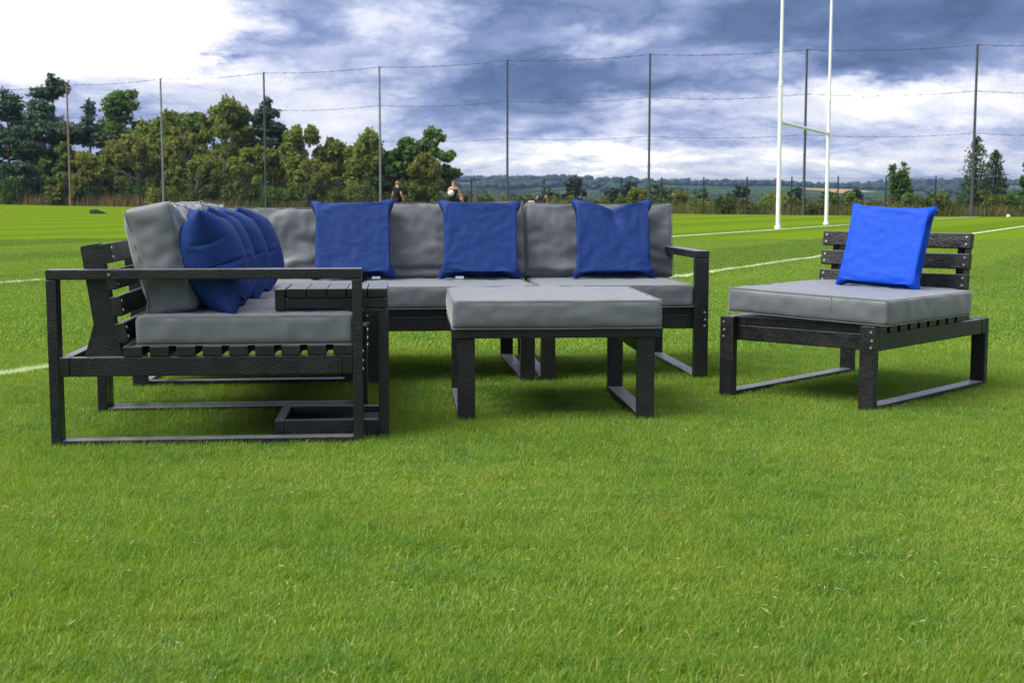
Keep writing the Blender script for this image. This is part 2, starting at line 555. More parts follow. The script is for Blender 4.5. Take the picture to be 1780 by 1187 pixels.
def screw(parent, loc, face='y', brass=False):
    global _scr
    if _scr is None:
        _scr = {}
        for mname in ('screw', 'screw_brass'):
            bm = bmesh.new()
            bmesh.ops.create_cone(bm, cap_ends=True, segments=10, radius1=.0062, radius2=.0050, depth=.003)
            _scr[mname] = bm_mesh('screw', bm, mname)
    rot = {'y': (math.pi / 2, 0, 0), 'x': (0, -math.pi / 2, 0)}[face]
    return obj('screw', _scr['screw_brass' if brass else 'screw'], parent, loc, rot)


def upright_mesh(y0):
    """Leaning back support, sawn from a board, with a small gusset behind its foot."""
    tl = math.tan(LEAN); zb, zt = HF - BT - BW, .728
    prof = [(y0 + (zb - .318) * tl, zb), (y0 + (zb - .318) * tl + .15, zb), (y0 + .135, .318), (y0 + .085 + .10 * tl, .43),
            (y0 + .076 + (zt - .318) * tl, zt - .012), (y0 + (zt - .318) * tl, zt)]
    bm = bmesh.new(); n = len(prof)
    a = [bm.verts.new((0, p[0], p[1])) for p in prof]; b = [bm.verts.new((BT, p[0], p[1])) for p in prof]
    bm.faces.new(a); bm.faces.new(b[::-1])
    for i in range(n): bm.faces.new((a[i], b[i], b[(i + 1) % n], a[(i + 1) % n]))
    bmesh.ops.recalc_face_normals(bm, faces=bm.faces[:])
    bmesh.ops.bevel(bm, geom=bm.edges[:], offset=.003, segments=2, affect='EDGES')
    return bm_mesh('upright', bm, 'lumber')


def module(label, loc, rz, W, D, arm0=False, arm1=False, upy=.88, cat='sofa', name='sofa_section', slats=9, back=True, group=None):
    e = empty(name, loc, rz); tag(e, label, cat, group)
    zr0, zr1 = HF - BT - BW, HF - BT - .0015
    for x0, arm in ((0.0, arm0), (W - BW, arm1)):
        top_f = HA - BT - .0008 if arm else HF
        top_r = HA - BT - .0008 if arm else HF - BT
        ln = 'arm_post' if arm else 'leg'
        board(ln, (x0, 0, SOIL), (x0 + BW, BT, top_f), e)
        board(ln, (x0, D - BT, SOIL), (x0 + BW, D, top_r), e)
        board('floor_rail', (x0 + .001, BT + .0008, SOIL + .001), (x0 + BW - .001, D - BT - .0008, SOIL + BT), e)
        if arm: board('armrest', (x0, 0, HA - BT), (x0 + BW, D, HA), e)
        xs_ = x0 + .003 if x0 == 0 else x0 + BW - BT - .003
        board('side_rail', (xs_, 2 * BT + .0016, zr0), (xs_ + BT, D - 2 * BT - .0016, zr1), e)
        outer = .019 if x0 == 0 else W - .019
        for k, dz_ in enumerate((.026, .062, .092)):
            screw(e, (outer + (.004 if k == 1 else 0), -.0012, HF - dz_), 'y')
    board('front_rail', (.001, BT + .0006, zr0), (W - .001, 2 * BT, zr1), e)
    board('rear_rail', (.001, D - 2 * BT, zr0), (W - .001, D - BT - .0006, zr1), e)
    for k in range(slats):
        y0 = BT + .001 + k * .0953
        board('seat_slat', (.0, y0, HF - BT), (W, y0 + BW - .002, HF), e)
    if back:
        um = upright_mesh(upy)
        for x0 in (BT + .004, W - 2 * BT - .004): obj('upright', um, e, (x0, 0, 0))
        for k in range(4):
            zc = .692 - k * .0965
            yc = upy + (zc - .318) * math.tan(LEAN) - (BT / 2 + .0008) / math.cos(LEAN)
            s = obj('back_slat', box_mesh(W - .002, BT, BW, 'lumber'), e, (W / 2, yc, zc), (-LEAN, 0, 0))
            for xo in (-1, 1):
                for zo in (-.017, .017):
                    screw(s, (xo * (W / 2 - .022), -BT / 2 - .001, zo), 'y')
    return e


WM = .845
LA = .0885; LX, LY = -.554, 4.876
BA = .1035; BX, BY = .985, 6.610
DL, DB = 1.137, 1.085


def left_pt(u, v, z=0.0):
    return (LX - u * math.sin(LA) - v * math.cos(LA), LY + u * math.cos(LA) - v * math.sin(LA), z)


def back_pt(u, v, z=0.0):
    return (BX + u * math.cos(BA) - v * math.sin(BA), BY + u * math.sin(BA) + v * math.cos(BA), z)


RL = math.pi / 2 + LA
near_sofa = module('black slatted sofa section whose arm loop is nearest the camera', left_pt(0, 0), RL, WM, DL, arm0=True)
screw(near_sofa, (-.0012, DL - .225, HA - .019), 'x', True)
module('black slatted sofa section between the nearest one and the corner', left_pt(WM + .006, 0), RL, WM, DL)
module('black slatted corner sofa section at the far left of the corner sofa', back_pt(-2 * WM - .042 - 1.10, .02), BA, 1.09, DB)
module('black slatted sofa section in the back row, without an arm', back_pt(-2 * WM - .03, 0), BA, WM, DB)
module('black slatted sofa section at the right end, with the far armrest', back_pt(-WM, 0), BA, WM, DB, arm1=True)
CHA = -.746; CHX, CHY = .965, 6.11; WC, DC = .782, 1.165


def chair_pt(u, v, z=0.0):
    return (CHX + u * math.cos(CHA) - v * math.sin(CHA), CHY + u * math.sin(CHA) + v * math.cos(CHA), z)


module('black slatted armless chair standing apart on the right', chair_pt(0, 0), CHA, WC, DC, cat='chair', name='armless_chair', upy=.90)

# footstool / bench with a low frame
OA = .075; OX, OY = -.222, 5.345; WO, DO = .812, .86


def ott_pt(u, v, z=0.0):
    return (OX + u * math.cos(OA) - v * math.sin(OA), OY + u * math.sin(OA) + v * math.cos(OA), z)


e = empty('footstool', ott_pt(0, 0), OA)
tag(e, 'low black footstool frame in front of the corner sofa', 'footstool')
for x0 in (.0, WO - BW):
    board('leg', (x0, 0, SOIL), (x0 + BW, BT, .325), e)
    board('leg', (x0, DO - BT, SOIL), (x0 + BW, DO, .325), e)
    board('floor_rail', (x0 + .001, BT + .001, SOIL + .001), (x0 + BW - .001, DO - BT - .001, SOIL + BT), e)
    xs_ = x0 + .018
    board('side_rail', (xs_, BT + .001, .325 - BW), (xs_ + BT, DO - BT - .001, .3245), e)
for k in range(9):
    y0 = -.012 + k * .1015
    board('seat_slat', (-.02, y0, .326), (WO + .022, y0 + BW, .326 + BT), e)

# side table that slides over the sofa seat
TA = .085
e = empty('side_table', (-.471, 4.998, 0), TA)
tag(e, 'black C-shaped side table reaching over the near sofa seat', 'side table')
TW, TD = .432, .375
for k in range(5):
    x1 = -.001 - k * .0758
    board('top_plank', (x1 - .0745, 0, .553 - BT), (x1, TD, .553), e, bev=.006)
board('end_board', (-TW + .010, .0, .553 - BT - .045), (-TW + .010 + BT, TD, .551), e)
for y0 in (0.0, TD - BT):
    board('apron_rail', (-TW + .048, y0 + .003, .553 - 2 * BT - .002), (-.002, y0 + .003 + BT, .553 - BT - .001), e)
    board('post', (-BT, y0 + (.003 if y0 == 0 else -BT + .003), SOIL), (0, y0 + (BW if y0 == 0 else BT), .553 - 2 * BT - .003), e)
    board('base_rail', (-TW + BT, y0, SOIL), (-BT - .001, y0 + BT, SOIL + .082), e)
board('base_rail', (-TW, 0, SOIL), (-TW + BT - .001, TD, SOIL + .081), e)
board('base_panel', (-TW + BT + .001, BT + .001, SOIL), (-BT - .002, TD - BT - .001, SOIL + .060), e, 'lumber_end')

# ------------------------------------------------------------------ soft furnishings: a small cloth solver
def soft(V, Q, slack=1.0, vt=1.0, ties=None, tie_max=None, steps=160, iters=7, seed=1, pk=.004, grav=0.0, floor=None, jit=.0015, pull=None, crease=0.0):
    V = np.array(V, float); Q = np.array(Q, int); r = np.random.default_rng(seed)
    E = set()
    for q in Q:
        for a, b in ((0, 1), (1, 2), (2, 3), (3, 0), (0, 2), (1, 3)):
            i, j = int(q[a]), int(q[b]); E.add((min(i, j), max(i, j)))
    E = np.array(sorted(E)); E = E[r.permutation(len(E))]
    used = [0] * len(V); colr = np.zeros(len(E), int)
    for k, (i, j) in enumerate(E):
        bits = used[i] | used[j]; c_ = 0
        while bits >> c_ & 1: c_ += 1
        colr[k] = c_; used[i] |= 1 << c_; used[j] |= 1 << c_
    rest0 = np.linalg.norm(V[E[:, 0]] - V[E[:, 1]], axis=1) * slack
    if crease: rest0 *= 1 + r.normal(0, crease, len(rest0))
    groups = [(E[colr == c_, 0], E[colr == c_, 1], rest0[colr == c_]) for c_ in range(colr.max() + 1)]
    X = V + r.normal(0, jit, V.shape); O = X.copy()
    a, b, c_, d = Q.T
    for s in range(steps):
        d1 = X[c_] - X[a]; d2 = X[d] - X[b]; nq = np.cross(d1, d2) * .5
        ctr = (X[a] + X[b] + X[c_] + X[d]) / 4
        vol = np.einsum('ij,ij->', nq, ctr) / 3
        p = pk * np.clip(vt / max(vol, 1e-5) - 1, -.3, 6)
        Fv = np.zeros_like(X)
        nn = nq / (np.abs(np.linalg.norm(nq, axis=1)).mean() + 1e-9)
        for k in (a, b, c_, d): np.add.at(Fv, k, nn * p * .25)
        vel = np.clip((X - O) * .86, -.01, .01); O = X.copy()
        X = X + vel + Fv
        if grav: X[:, 2] -= grav
        if pull is not None: pull(X, s / steps)
        for _ in range(iters):
            for i, j, L in groups:
                dlt = X[j] - X[i]; ln = np.linalg.norm(dlt, axis=1) + 1e-9
                st = np.where(ln > L, .5, .28)          # cloth resists stretch more than compression
                cr = (dlt / ln[:, None]) * ((ln - L) * st)[:, None]
                X[i] += cr; X[j] -= cr
            if ties is not None:
                i, j = ties; dlt = X[j] - X[i]; ln = np.linalg.norm(dlt, axis=1) + 1e-9
                ex = np.where(ln > tie_max[1], ln - tie_max[1], np.where(ln < tie_max[0], ln - tie_max[0], 0)) * .5
                cr = dlt / ln[:, None] * ex[:, None]; X[i] += cr; X[j] -= cr
            if floor is not None: X[:, 2] = np.maximum(X[:, 2], floor)
    return X


def pillow_arrays(size, n):
    g = np.linspace(-.5, .5, n) * size
    idx_f = np.zeros((n, n), int); idx_b = np.zeros((n, n), int); V = []
    for j in range(n):
        for i in range(n):
            edge = i in (0, n - 1) or j in (0, n - 1)
            idx_f[j, i] = len(V); V.append((g[i], 0 if edge else -.008, g[j] + size / 2))
            if edge: idx_b[j, i] = idx_f[j, i]
            else: idx_b[j, i] = len(V); V.append((g[i], .008, g[j] + size / 2))
    V = np.array(V); a_ = V[:, 0] / (size / 2); b_ = V[:, 2] / (size / 2) - 1
    V[:, 0] *= 1 + .075 * (1 - b_ ** 2); V[:, 2] = size / 2 + (V[:, 2] - size / 2) * (1 + .075 * (1 - a_ ** 2))
    Q = []
    for j in range(n - 1):
        for i in range(n - 1):
            Q.append((idx_f[j, i], idx_f[j, i + 1], idx_f[j + 1, i + 1], idx_f[j + 1, i]))
            Q.append((idx_b[j, i], idx_b[j + 1, i], idx_b[j + 1, i + 1], idx_b[j, i + 1]))
    rim = [idx_f[0, i] for i in range(n - 1)] + [idx_f[j, n - 1] for j in range(n - 1)] + \
          [idx_f[n - 1, i] for i in range(n - 1, 0, -1)] + [idx_f[j, 0] for j in range(n - 1, 0, -1)]
    return np.array(V), Q, [rim]


def box_arrays(sx, sy, sz, cell):
    nx_, ny_, nz_ = [max(3, int(round(v / cell)) + 1) for v in (sx, sy, sz)]
    idx = {}; V = []
    def vid(i, j, k):
        if (i, j, k) not in idx:
            idx[(i, j, k)] = len(V)
            V.append((sx * (i / (nx_ - 1) - .5), sy * (j / (ny_ - 1) - .5), sz * k / (nz_ - 1)))
        return idx[(i, j, k)]
    Q = []
    X, Y, Z = nx_ - 1, ny_ - 1, nz_ - 1
    for i in range(X):
        for j in range(Y):
            Q.append((vid(i, j, Z), vid(i + 1, j, Z), vid(i + 1, j + 1, Z), vid(i, j + 1, Z)))
            Q.append((vid(i, j, 0), vid(i, j + 1, 0), vid(i + 1, j + 1, 0), vid(i + 1, j, 0)))
    for i in range(X):
        for k in range(Z):
            Q.append((vid(i, 0, k), vid(i + 1, 0, k), vid(i + 1, 0, k + 1), vid(i, 0, k + 1)))
            Q.append((vid(i, Y, k), vid(i, Y, k + 1), vid(i + 1, Y, k + 1), vid(i + 1, Y, k)))
    for j in range(Y):
        for k in range(Z):
            Q.append((vid(0, j, k), vid(0, j, k + 1), vid(0, j + 1, k + 1), vid(0, j + 1, k)))
            Q.append((vid(X, j, k), vid(X, j + 1, k), vid(X, j + 1, k + 1), vid(X, j, k + 1)))
    def loop_z(k): return [vid(i, 0, k) for i in range(X)] + [vid(X, j, k) for j in range(Y)] + [vid(i, Y, k) for i in range(X, 0, -1)] + [vid(0, j, k) for j in range(Y, 0, -1)]
    def loop_y(j): return [vid(i, j, 0) for i in range(X)] + [vid(X, j, k) for k in range(Z)] + [vid(i, j, Z) for i in range(X, 0, -1)] + [vid(0, j, k) for k in range(Z, 0, -1)]
    ties_z = np.array([(vid(i, j, 0), vid(i, j, Z)) for i in range(1, X) for j in range(1, Y)]).T
    ties_y = np.array([(vid(i, 0, k), vid(i, Y, k)) for i in range(1, X) for k in range(1, Z)]).T
    ties_x = np.array([(vid(0, j, k), vid(X, j, k)) for j in range(1, Y) for k in range(1, Z)]).T
    return np.array(V), Q, dict(top=loop_z(Z), bottom=loop_z(0), front=loop_y(0), rear=loop_y(Y)), dict(x=ties_x, y=ties_y, z=ties_z)


def soft_obj(name, X, Q, material, rims, loc, rot, rim_r=.0028, sub=1):
    me = np_mesh(name, X, Q, material, True)
    o = obj(name, me, None, loc, rot)
    md = o.modifiers.new('smooth', 'SUBSURF'); md.levels = sub; md.render_levels = sub
    for k, rim in enumerate(rims):
        tube('piping', [X[i] for i in rim], rim_r, material, o, 6, True)
    return o


def euler(lean, rz): return (-lean, 0, rz)


# seat cushions -------------------------------------------------------
def seat_cushion(sx, sy, sz, seed, puff=0.0, cell=.024):
    V, Q, L, T = box_arrays(sx, sy, sz, cell)
    top = V[:, 2] > sz * .6
    ties = np.concatenate([T['z']], 1)
    X = soft(V, Q, 1.006 + .02 * puff, sx * sy * sz * (1.01 + .16 * puff), ties, (sz * .96, sz * (1.03 + .32 * puff)), 80, 5, seed, .0012 + .0012 * puff, 0, -.002, .0012, None, .005 + .004 * puff)
    return X, Q, [L['top'], L['bottom']]


def put_seat(label, sx, sy, sz, loc, rz, seed, tilt=(0, 0), group='grey seat cushions', puff=.25, seam=True):
    X, Q, rims = seat_cushion(sx, sy, sz, seed, puff)
    o = soft_obj('seat_cushion', X, Q, 'grey_fabric', rims, loc, (tilt[0], tilt[1], rz), .0018)
    # the stitched joint down the middle of the front border
    ii_ = [i for i in range(len(X)) if X[i, 1] < X[:, 1].min() + .012 and abs(X[i, 0] - .16 * sx) < .014]
    ii_.sort(key=lambda i: X[i, 2])
    if seam and len(ii_) > 2: tube('seam', [X[i] - np.array((0, .0005, 0)) for i in ii_], .0014, 'grey_fabric', o, 5)
    return tag(o, label, 'cushion', group)


CT = .108
zc = HF + .003
put_seat('grey seat cushion of the near sofa section, beside the black side table', WM + .0, .785, CT, left_pt(WM / 2 + .008, .037 + .3925, zc), RL, 1)
put_seat('grey seat cushion of the second left section, beside the blue pillows', WM - .01, .785, CT, left_pt(WM * 1.5 + .014, .037 + .3925, zc), RL, 2)
put_seat('grey seat cushion in the corner of the sofa', 1.05, .80, CT, back_pt(-2 * WM - .58, .43, zc), BA, 3)
put_seat('grey seat cushion in the back row, under the middle blue pillow', WM - .008, .80, CT, back_pt(-1.5 * WM - .028, .405, zc), BA, 4)
put_seat('grey seat cushion at the right end of the back row, beside the far armrest', WM - .085, .80, CT, back_pt(-.5 * WM - .036, .405, zc), BA, 5)
put_seat('grey seat cushion on the armless chair, lifted at its left corner', .79, .83, .108, chair_pt(.435, .42, zc + .011), CHA, 6, (0.0, .026), puff=.5)
put_seat('thick grey cushion on top of the footstool', .845, .86, .112, ott_pt(WO / 2, .40, .366), OA, 7, puff=.55, seam=False)


# back cushions -------------------------------------------------------
def back_cushion(seed, sx=.80, sz=.405, sy=.165, fat=1.10):
    V, Q, L, T = box_arrays(sx, sy, sz, .023)
    def pull(X, s): X[:, 2] -= .00003
    X = soft(V, Q, 1.035, sx * sy * sz * fat, T['y'], (sy * .75, sy * (fat + .12)), 120, 5, seed, .0016, 0, 0.0, .002, pull, .016)
    return X, Q, [L['front'], L['rear']]


BC = [back_cushion(s) for s in (11, 12, 13)] + [back_cushion(14, .76, .41, .165, 1.27)]


def put_back(label, k, loc, rz, lean, roll=0.0):
    X, Q, rims = BC[k]
    o = soft_obj('back_cushion', X, Q, 'grey_fabric', rims, loc, (-lean, roll, rz), .0017)
    return tag(o, label, 'cushion', 'grey back cushions')


ZS = HF + CT + .004
put_back('puffy grey back cushion at the near end of the left row', 3, left_pt(WM * .5 + .05, .705, ZS), RL, .20)
put_back('grey back cushion halfway along the left row, behind blue pillows', 1, left_pt(WM * 1.5 + .05, .73, ZS), RL, .16, .02)
put_back('wrinkled grey back cushion in the sofa corner, left of the blue pillows', 2, back_pt(-2 * WM - .40, .76, ZS - .025), BA, .16)
put_back('grey back cushion between the left and middle blue pillows', 0, back_pt(-1.5 * WM + .015, .755, ZS), BA, .16, -.01)
put_back('grey back cushion at the right end, behind the dented blue pillow', 1, back_pt(-.5 * WM - .015, .755, ZS - .004), BA, .15, .01)


# scatter pillows ------------------------------------------------------
def pillow(seed, size=.462, n=40, vol=.0130):
    V, Q, rims = pillow_arrays(size, n)
    # corner ears keep their filling out: give the interior a hint of uneven stuffing
    X = soft(V, Q, 1.0, vol, None, None, 150, 8, seed, .0022, 0, None, .0012, None, .003)
    X[:, 2] -= X[:, 2].min()
    return X, Q, rims


PL = [pillow(s) for s in (21, 22, 23, 24)] + [pillow(s, .458, 40, .0255) for s in (25, 26)] + [pillow(27, .43, 38, .0098)]


def put_pillow(label, k, loc, rot, material='navy_fabric', group='navy blue scatter pillows', dent=0.0, mirror=False, tagat=None, eyelet=False):
    X, Q, rims = PL[k]; X = X.copy(); Q = np.array(Q)
    if mirror: X[:, 0] *= -1; Q = Q[:, ::-1]
    if dent:
        h = X[:, 2].max()
        f = np.exp(-((X[:, 0] + .0 - .10 * (X[:, 2] - h)) / .085) ** 2) * ss(.12, h, X[:, 2])
        X[:, 2] -= dent * f
        g = np.exp(-((X[:, 0] + .02 - .25 * (h - X[:, 2])) / .03) ** 2) * ss(.20, h * .97, X[:, 2])
        X[:, 1] += .035 * g * np.where(X[:, 1] < 0, 1, .2)
    o = soft_obj('scatter_pillow', X, Q, material, rims, loc, rot, .0020)
    if tagat is not None:
        board('care_tag', (tagat - .022, -.012, .0), (tagat + .022, -.009, .014), o, 'tag_white', .0005)
    if eyelet:
        bm = bmesh.new(); bmesh.ops.create_cone(bm, cap_ends=True, segments=16, radius1=.014, radius2=.011, depth=.005)
        mi = min(range(len(X)), key=lambda i: (X[i, 0] + .17) ** 2 + (X[i, 2] - .05) ** 2 + (0 if X[i, 1] < 0 else 1))
        obj('eyelet', bm_mesh('eyelet', bm, 'grommet'), o, X[mi] + np.array((0, -.002, 0)), (math.pi / 2 - .4, 0, .3))
    return tag(o, label, 'pillow', group)


zp = ZS + .004
put_pillow('navy blue pillow leaning beside the armrest, nearest the camera', 4, left_pt(.245, .515, zp - .012), (-.30, 0, RL + .22), eyelet=True)
put_pillow('navy blue pillow directly behind the nearest one, mostly hidden by it', 5, left_pt(.60, .52, zp - .012), (-.30, .03, RL + .20))
put_pillow('navy blue pillow third from the camera on the left row', 4, left_pt(1.01, .50, zp - .012), (-.32, -.03, RL + .16))
put_pillow('navy blue pillow farthest along the left row, next to the corner', 5, left_pt(1.44, .48, zp - .012), (-.32, .02, RL + .12))
put_pillow('navy blue pillow at the left of the back row, squared to the camera', 1, (-.835, 6.965, zp), (-.34, -.02, BA - .04), tagat=.12)
put_pillow('navy blue pillow in the middle of the back row', 3, (-.168, 7.02, zp), (-.34, .015, BA - .02), tagat=-.11)
put_pillow('navy blue pillow with a dented top at the right of the back row', 2, (.548, 7.10, zp), (-.30, 0, BA - .06), dent=.030)
put_pillow('bright royal blue pillow leaning on the armless chair', 6, chair_pt(.49, .565, zp + .004), (-.34, .045, CHA + .08),
           'bright_blue_fabric', group='bright blue pillow', mirror=True)

# ------------------------------------------------------------------ lawn: real blades, thinning out with distance
def blades(n, ext, hmin, hmax, wid, lean, seed, straw=0):
    r = np.random.default_rng(seed)
    x = r.uniform(-ext / 2, ext / 2, n); y = r.uniform(-ext / 2, ext / 2, n)
    clump = .5 + .5 * np.sin(x * 41 / ext + seed) * np.sin(y * 37 / ext + 2 * seed) * np.sin((x + y) * 23 / ext)
    h = r.uniform(hmin, hmax, n) * (.62 + .5 * r.random(n) + .42 * clump); th = r.uniform(0, 2 * np.pi, n)
    # most blades are combed loosely one way
    ld = np.where(r.random(n) < .35, r.normal(.6, .8, n), r.uniform(0, 6.28, n)); la = np.abs(r.normal(lean, .30, n))
    if straw:
        h[:straw] *= 1.9; la[:straw] *= .6
    w = wid * r.uniform(.7, 1.25, n)
    if straw: w[:straw] *= .5
    sx, sy = np.cos(th) * w / 2, np.sin(th) * w / 2
    dxx, dyy = np.cos(ld), np.sin(ld)
    V = np.zeros((n, 5, 3))
    m1 = h * .55
    V[:, 0] = np.stack([x - sx, y - sy, 0 * x], 1); V[:, 1] = np.stack([x + sx, y + sy, 0 * x], 1)
    mx_, my_ = x + dxx * np.sin(la * .5) * m1, y + dyy * np.sin(la * .5) * m1; mz_ = np.cos(la * .5) * m1
    V[:, 2] = np.stack([mx_ + sx * .8, my_ + sy * .8, mz_], 1); V[:, 3] = np.stack([mx_ - sx * .8, my_ - sy * .8, mz_], 1)
    tx, ty = mx_ + dxx * np.sin(la * 1.35) * h * .5, my_ + dyy * np.sin(la * 1.35) * h * .5
    V[:, 4] = np.stack([tx, ty, mz_ + np.cos(la * 1.35) * h * .5], 1)
    b = np.arange(n)[:, None] * 5
    F = np.concatenate([b + np.array([[0, 1, 2]]), b + np.array([[0, 2, 3]]), b + np.array([[3, 2, 4]])], 0)
    return np_mesh('grass_blades', V.reshape(-1, 3), F, 'grass_blade')


protos = [bpy.data.objects.new('grass_patch', blades(7200, .42, .020, .035, .0024, .66, 40 + k, 18)) for k in range(4)] + \
         [bpy.data.objects.new('grass_patch', blades(5800, 1.08, .022, .038, .0075, .62, 50 + k)) for k in range(2)]
pts = []
for yy in np.arange(1.75, 7.9, .30):
    for xx in np.arange(-(.40 * yy + 1.4), .40 * yy + 1.4, .30): pts.append((xx, yy, random.randrange(4), 1.0))
for yy in np.arange(8.2, 31, .92):
    for xx in np.arange(-(.40 * yy + 2.5), .40 * yy + 2.5, .92): pts.append((xx, yy, 4 + random.randrange(2), 1.0))
pts = np.array(pts); pts[:, :2] += rng.uniform(-.03, .03, (len(pts), 2))
PV = np.stack([pts[:, 0], pts[:, 1], gz(pts[:, 0], pts[:, 1], True)], 1)
gm = bpy.data.meshes.new('grass'); gm.from_pydata(PV.tolist(), [], [])
for nm, typ, val in (('variant', 'INT', pts[:, 2].astype(int)), ('turn', 'FLOAT', rng.choice([-.35, -.15, 0, .2, .4, .6], len(pts)) + rng.normal(0, .1, len(pts))),
                     ('tall', 'FLOAT', .88 + .55 * np.array([noise.noise((p[0] * 1.1, p[1] * 1.1, 0)) for p in PV]) + rng.uniform(-.04, .04, len(pts)))):
    at = gm.attributes.new(nm, typ, 'POINT'); at.data.foreach_set('value', np.ascontiguousarray(val, np.int32 if typ == 'INT' else np.float32))
grass = tag(obj('grass', gm), 'short mown green grass of the lawn', 'grass', kind='stuff')
ng = bpy.data.node_groups.new('lawn', 'GeometryNodeTree')
ng.interface.new_socket('Geometry', in_out='INPUT', socket_type='NodeSocketGeometry')
ng.interface.new_socket('Geometry', in_out='OUTPUT', socket_type='NodeSocketGeometry')
gi = ng.nodes.new('NodeGroupInput'); go = ng.nodes.new('NodeGroupOutput'); jn = ng.nodes.new('GeometryNodeJoinGeometry')


def gattr(nm, typ):
    a = ng.nodes.new('GeometryNodeInputNamedAttribute'); a.data_type = typ; a.inputs[0].default_value = nm
    return a.outputs[0]


va, ta, ha = gattr('variant', 'INT'), gattr('turn', 'FLOAT'), gattr('tall', 'FLOAT')
cr_ = ng.nodes.new('ShaderNodeCombineXYZ'); ng.links.new(ta, cr_.inputs[2])
cs_ = ng.nodes.new('ShaderNodeCombineXYZ'); cs_.inputs[0].default_value = 1; cs_.inputs[1].default_value = 1; ng.links.new(ha, cs_.inputs[2])
for k, po in enumerate(protos):
    oi = ng.nodes.new('GeometryNodeObjectInfo'); oi.inputs['Object'].default_value = po; oi.inputs['As Instance'].default_value = True
    cp = ng.nodes.new('FunctionNodeCompare'); cp.data_type = 'INT'; cp.operation = 'EQUAL'
    ng.links.new(va, cp.inputs[2]); cp.inputs[3].default_value = k
    ip = ng.nodes.new('GeometryNodeInstanceOnPoints')
    ng.links.new(gi.outputs[0], ip.inputs['Points']); ng.links.new(cp.outputs[0], ip.inputs['Selection'])
    ng.links.new(oi.outputs['Geometry'], ip.inputs['Instance'])
    ng.links.new(cr_.outputs[0], ip.inputs['Rotation']); ng.links.new(cs_.outputs[0], ip.inputs['Scale'])
    ng.links.new(ip.outputs[0], jn.inputs[0])
ng.links.new(jn.outputs[0], go.inputs[0])
grass.modifiers.new('blades', 'NODES').node_group = ng

# dry clippings and seed stalks lying on the lawn
ncl = 1500
cx_ = rng.normal(0, 1, (ncl, 2)); cc = np.array([(1.0, 3.2), (.35, 2.7), (-.75, 2.9), (1.7, 4.3), (.1, 3.9), (-1.3, 3.6), (2.2, 5.3), (.6, 4.8)])
k_ = rng.integers(0, len(cc), ncl); p_ = cc[k_] + cx_ * np.array([.42, .34])
al = rng.uniform(0, 6.28, ncl); ln_ = rng.uniform(.003, .011, ncl) * np.where(rng.random(ncl) < .12, 2.2, 1); wd = rng.uniform(.0006, .0016, ncl); tl_ = rng.normal(0, .25, ncl) * ln_
z_ = rng.uniform(-.008, .010, ncl)
dx_, dy_ = np.cos(al) * ln_, np.sin(al) * ln_; nx_, ny_ = -np.sin(al) * wd, np.cos(al) * wd
V = np.stack([np.stack([p_[:, 0] - dx_ + nx_ * .4, p_[:, 1] - dy_ + ny_ * .4, z_ - tl_], 1), np.stack([p_[:, 0] + nx_, p_[:, 1] + ny_, z_ + .002], 1),
              np.stack([p_[:, 0] + dx_, p_[:, 1] + dy_, z_ + tl_], 1), np.stack([p_[:, 0] - nx_, p_[:, 1] - ny_, z_ + .001], 1)], 1).reshape(-1, 3)
tag(obj('grass_clippings', np_mesh('grass_clippings', V, np.arange(ncl * 4).reshape(-1, 4), 'clippings')), 'dry straw-coloured clippings scattered over the near lawn', 'clippings', kind='stuff')

# ------------------------------------------------------------------ boundary: net poles, netting, mesh fence
def fence_pt(s, off=0.0):
    p = FA + FE * s + FN * off
    return Vector((p.x, p.y, float(gz(p.x, p.y))))


def px_y(px):
    k = (px - 890) / 2300.0
    return (115 - .5617 * 38) / (1 + .5617 * k), k


def px_s(px):
    Y, k = px_y(px); return (k * Y - FA.x) * FE.x + (Y - FA.y) * FE.y


pole_px = [-30, 127, 288, 465, 663, 882, 1126, 1394, 1685, 2010]
pole_top = [161, 152, 142, 132, 122, 111, 101, 93, 85, 78]
pole_lab = {127: 'brown timber net pole in front of the dark pines', 288: 'tall grey net pole left of the big birch',
            465: 'tall net pole in front of the slim pine', 663: 'tall grey net pole left of the rounded oak',
            882: 'tall net pole in open sky, first right of the oak', 1126: 'tall net pole in open sky left of the goal posts',
            1394: 'tall net pole seen between the two goal posts', 1685: 'tall net pole beside the pointed larch on the right'}
poles = []
for px, ty in zip(pole_px, pole_top):
    Y, k = px_y(px); b = fence_pt(px_s(px)); H = CAM_H + (350 - ty) / 2300.0 * Y - b.z
    poles.append((b, H))
    if px not in pole_lab: continue
    e = empty('net_pole', b); tag(e, pole_lab[px], 'pole', 'net poles along the pitch boundary')
    mm = 'pole_timber' if px == 127 else 'pole_backlit' if px in (465, 882, 1126, 1394, 1685) else 'galvanised'
    tube('shaft', [(0, 0, -.3), (0, 0, H * .5), (0, 0, H)], [.088, .080, .070], mm, e, 10)
    tube('cap', [(0, 0, H + .002), (0, 0, H + .05)], [.092, .08], mm, e, 10)
    tube('sleeve', [(0, 0, -.2), (0, 0, .55)], [.115, .115], mm, e, 10)

net = empty('ball_stop_net', poles[0][0]); tag(net, 'fine dark ball-stop netting strung between the tall poles', 'net')
nb = poles[0][0]


def strip_lines(segs, wid):
    """thin flat cords, three-sided, joined into one mesh"""
    V = []; F = []
    for a, b in segs:
        a = Vector(a); b = Vector(b); d = (b - a).normalized()
        s = d.cross(Vector((0, 0, 1)) if abs(d.z) < .9 else Vector((1, 0, 0))).normalized(); u = s.cross(d)
        k = len(V)
        for p in (a, b):
            for q in range(3):
                th = q * 2.0944
                V.append(p + (s * math.cos(th) + u * math.sin(th)) * wid)
        for q in range(3): F.append((k + q, k + (q + 1) % 3, k + 3 + (q + 1) % 3, k + 3 + q))
    return V, F


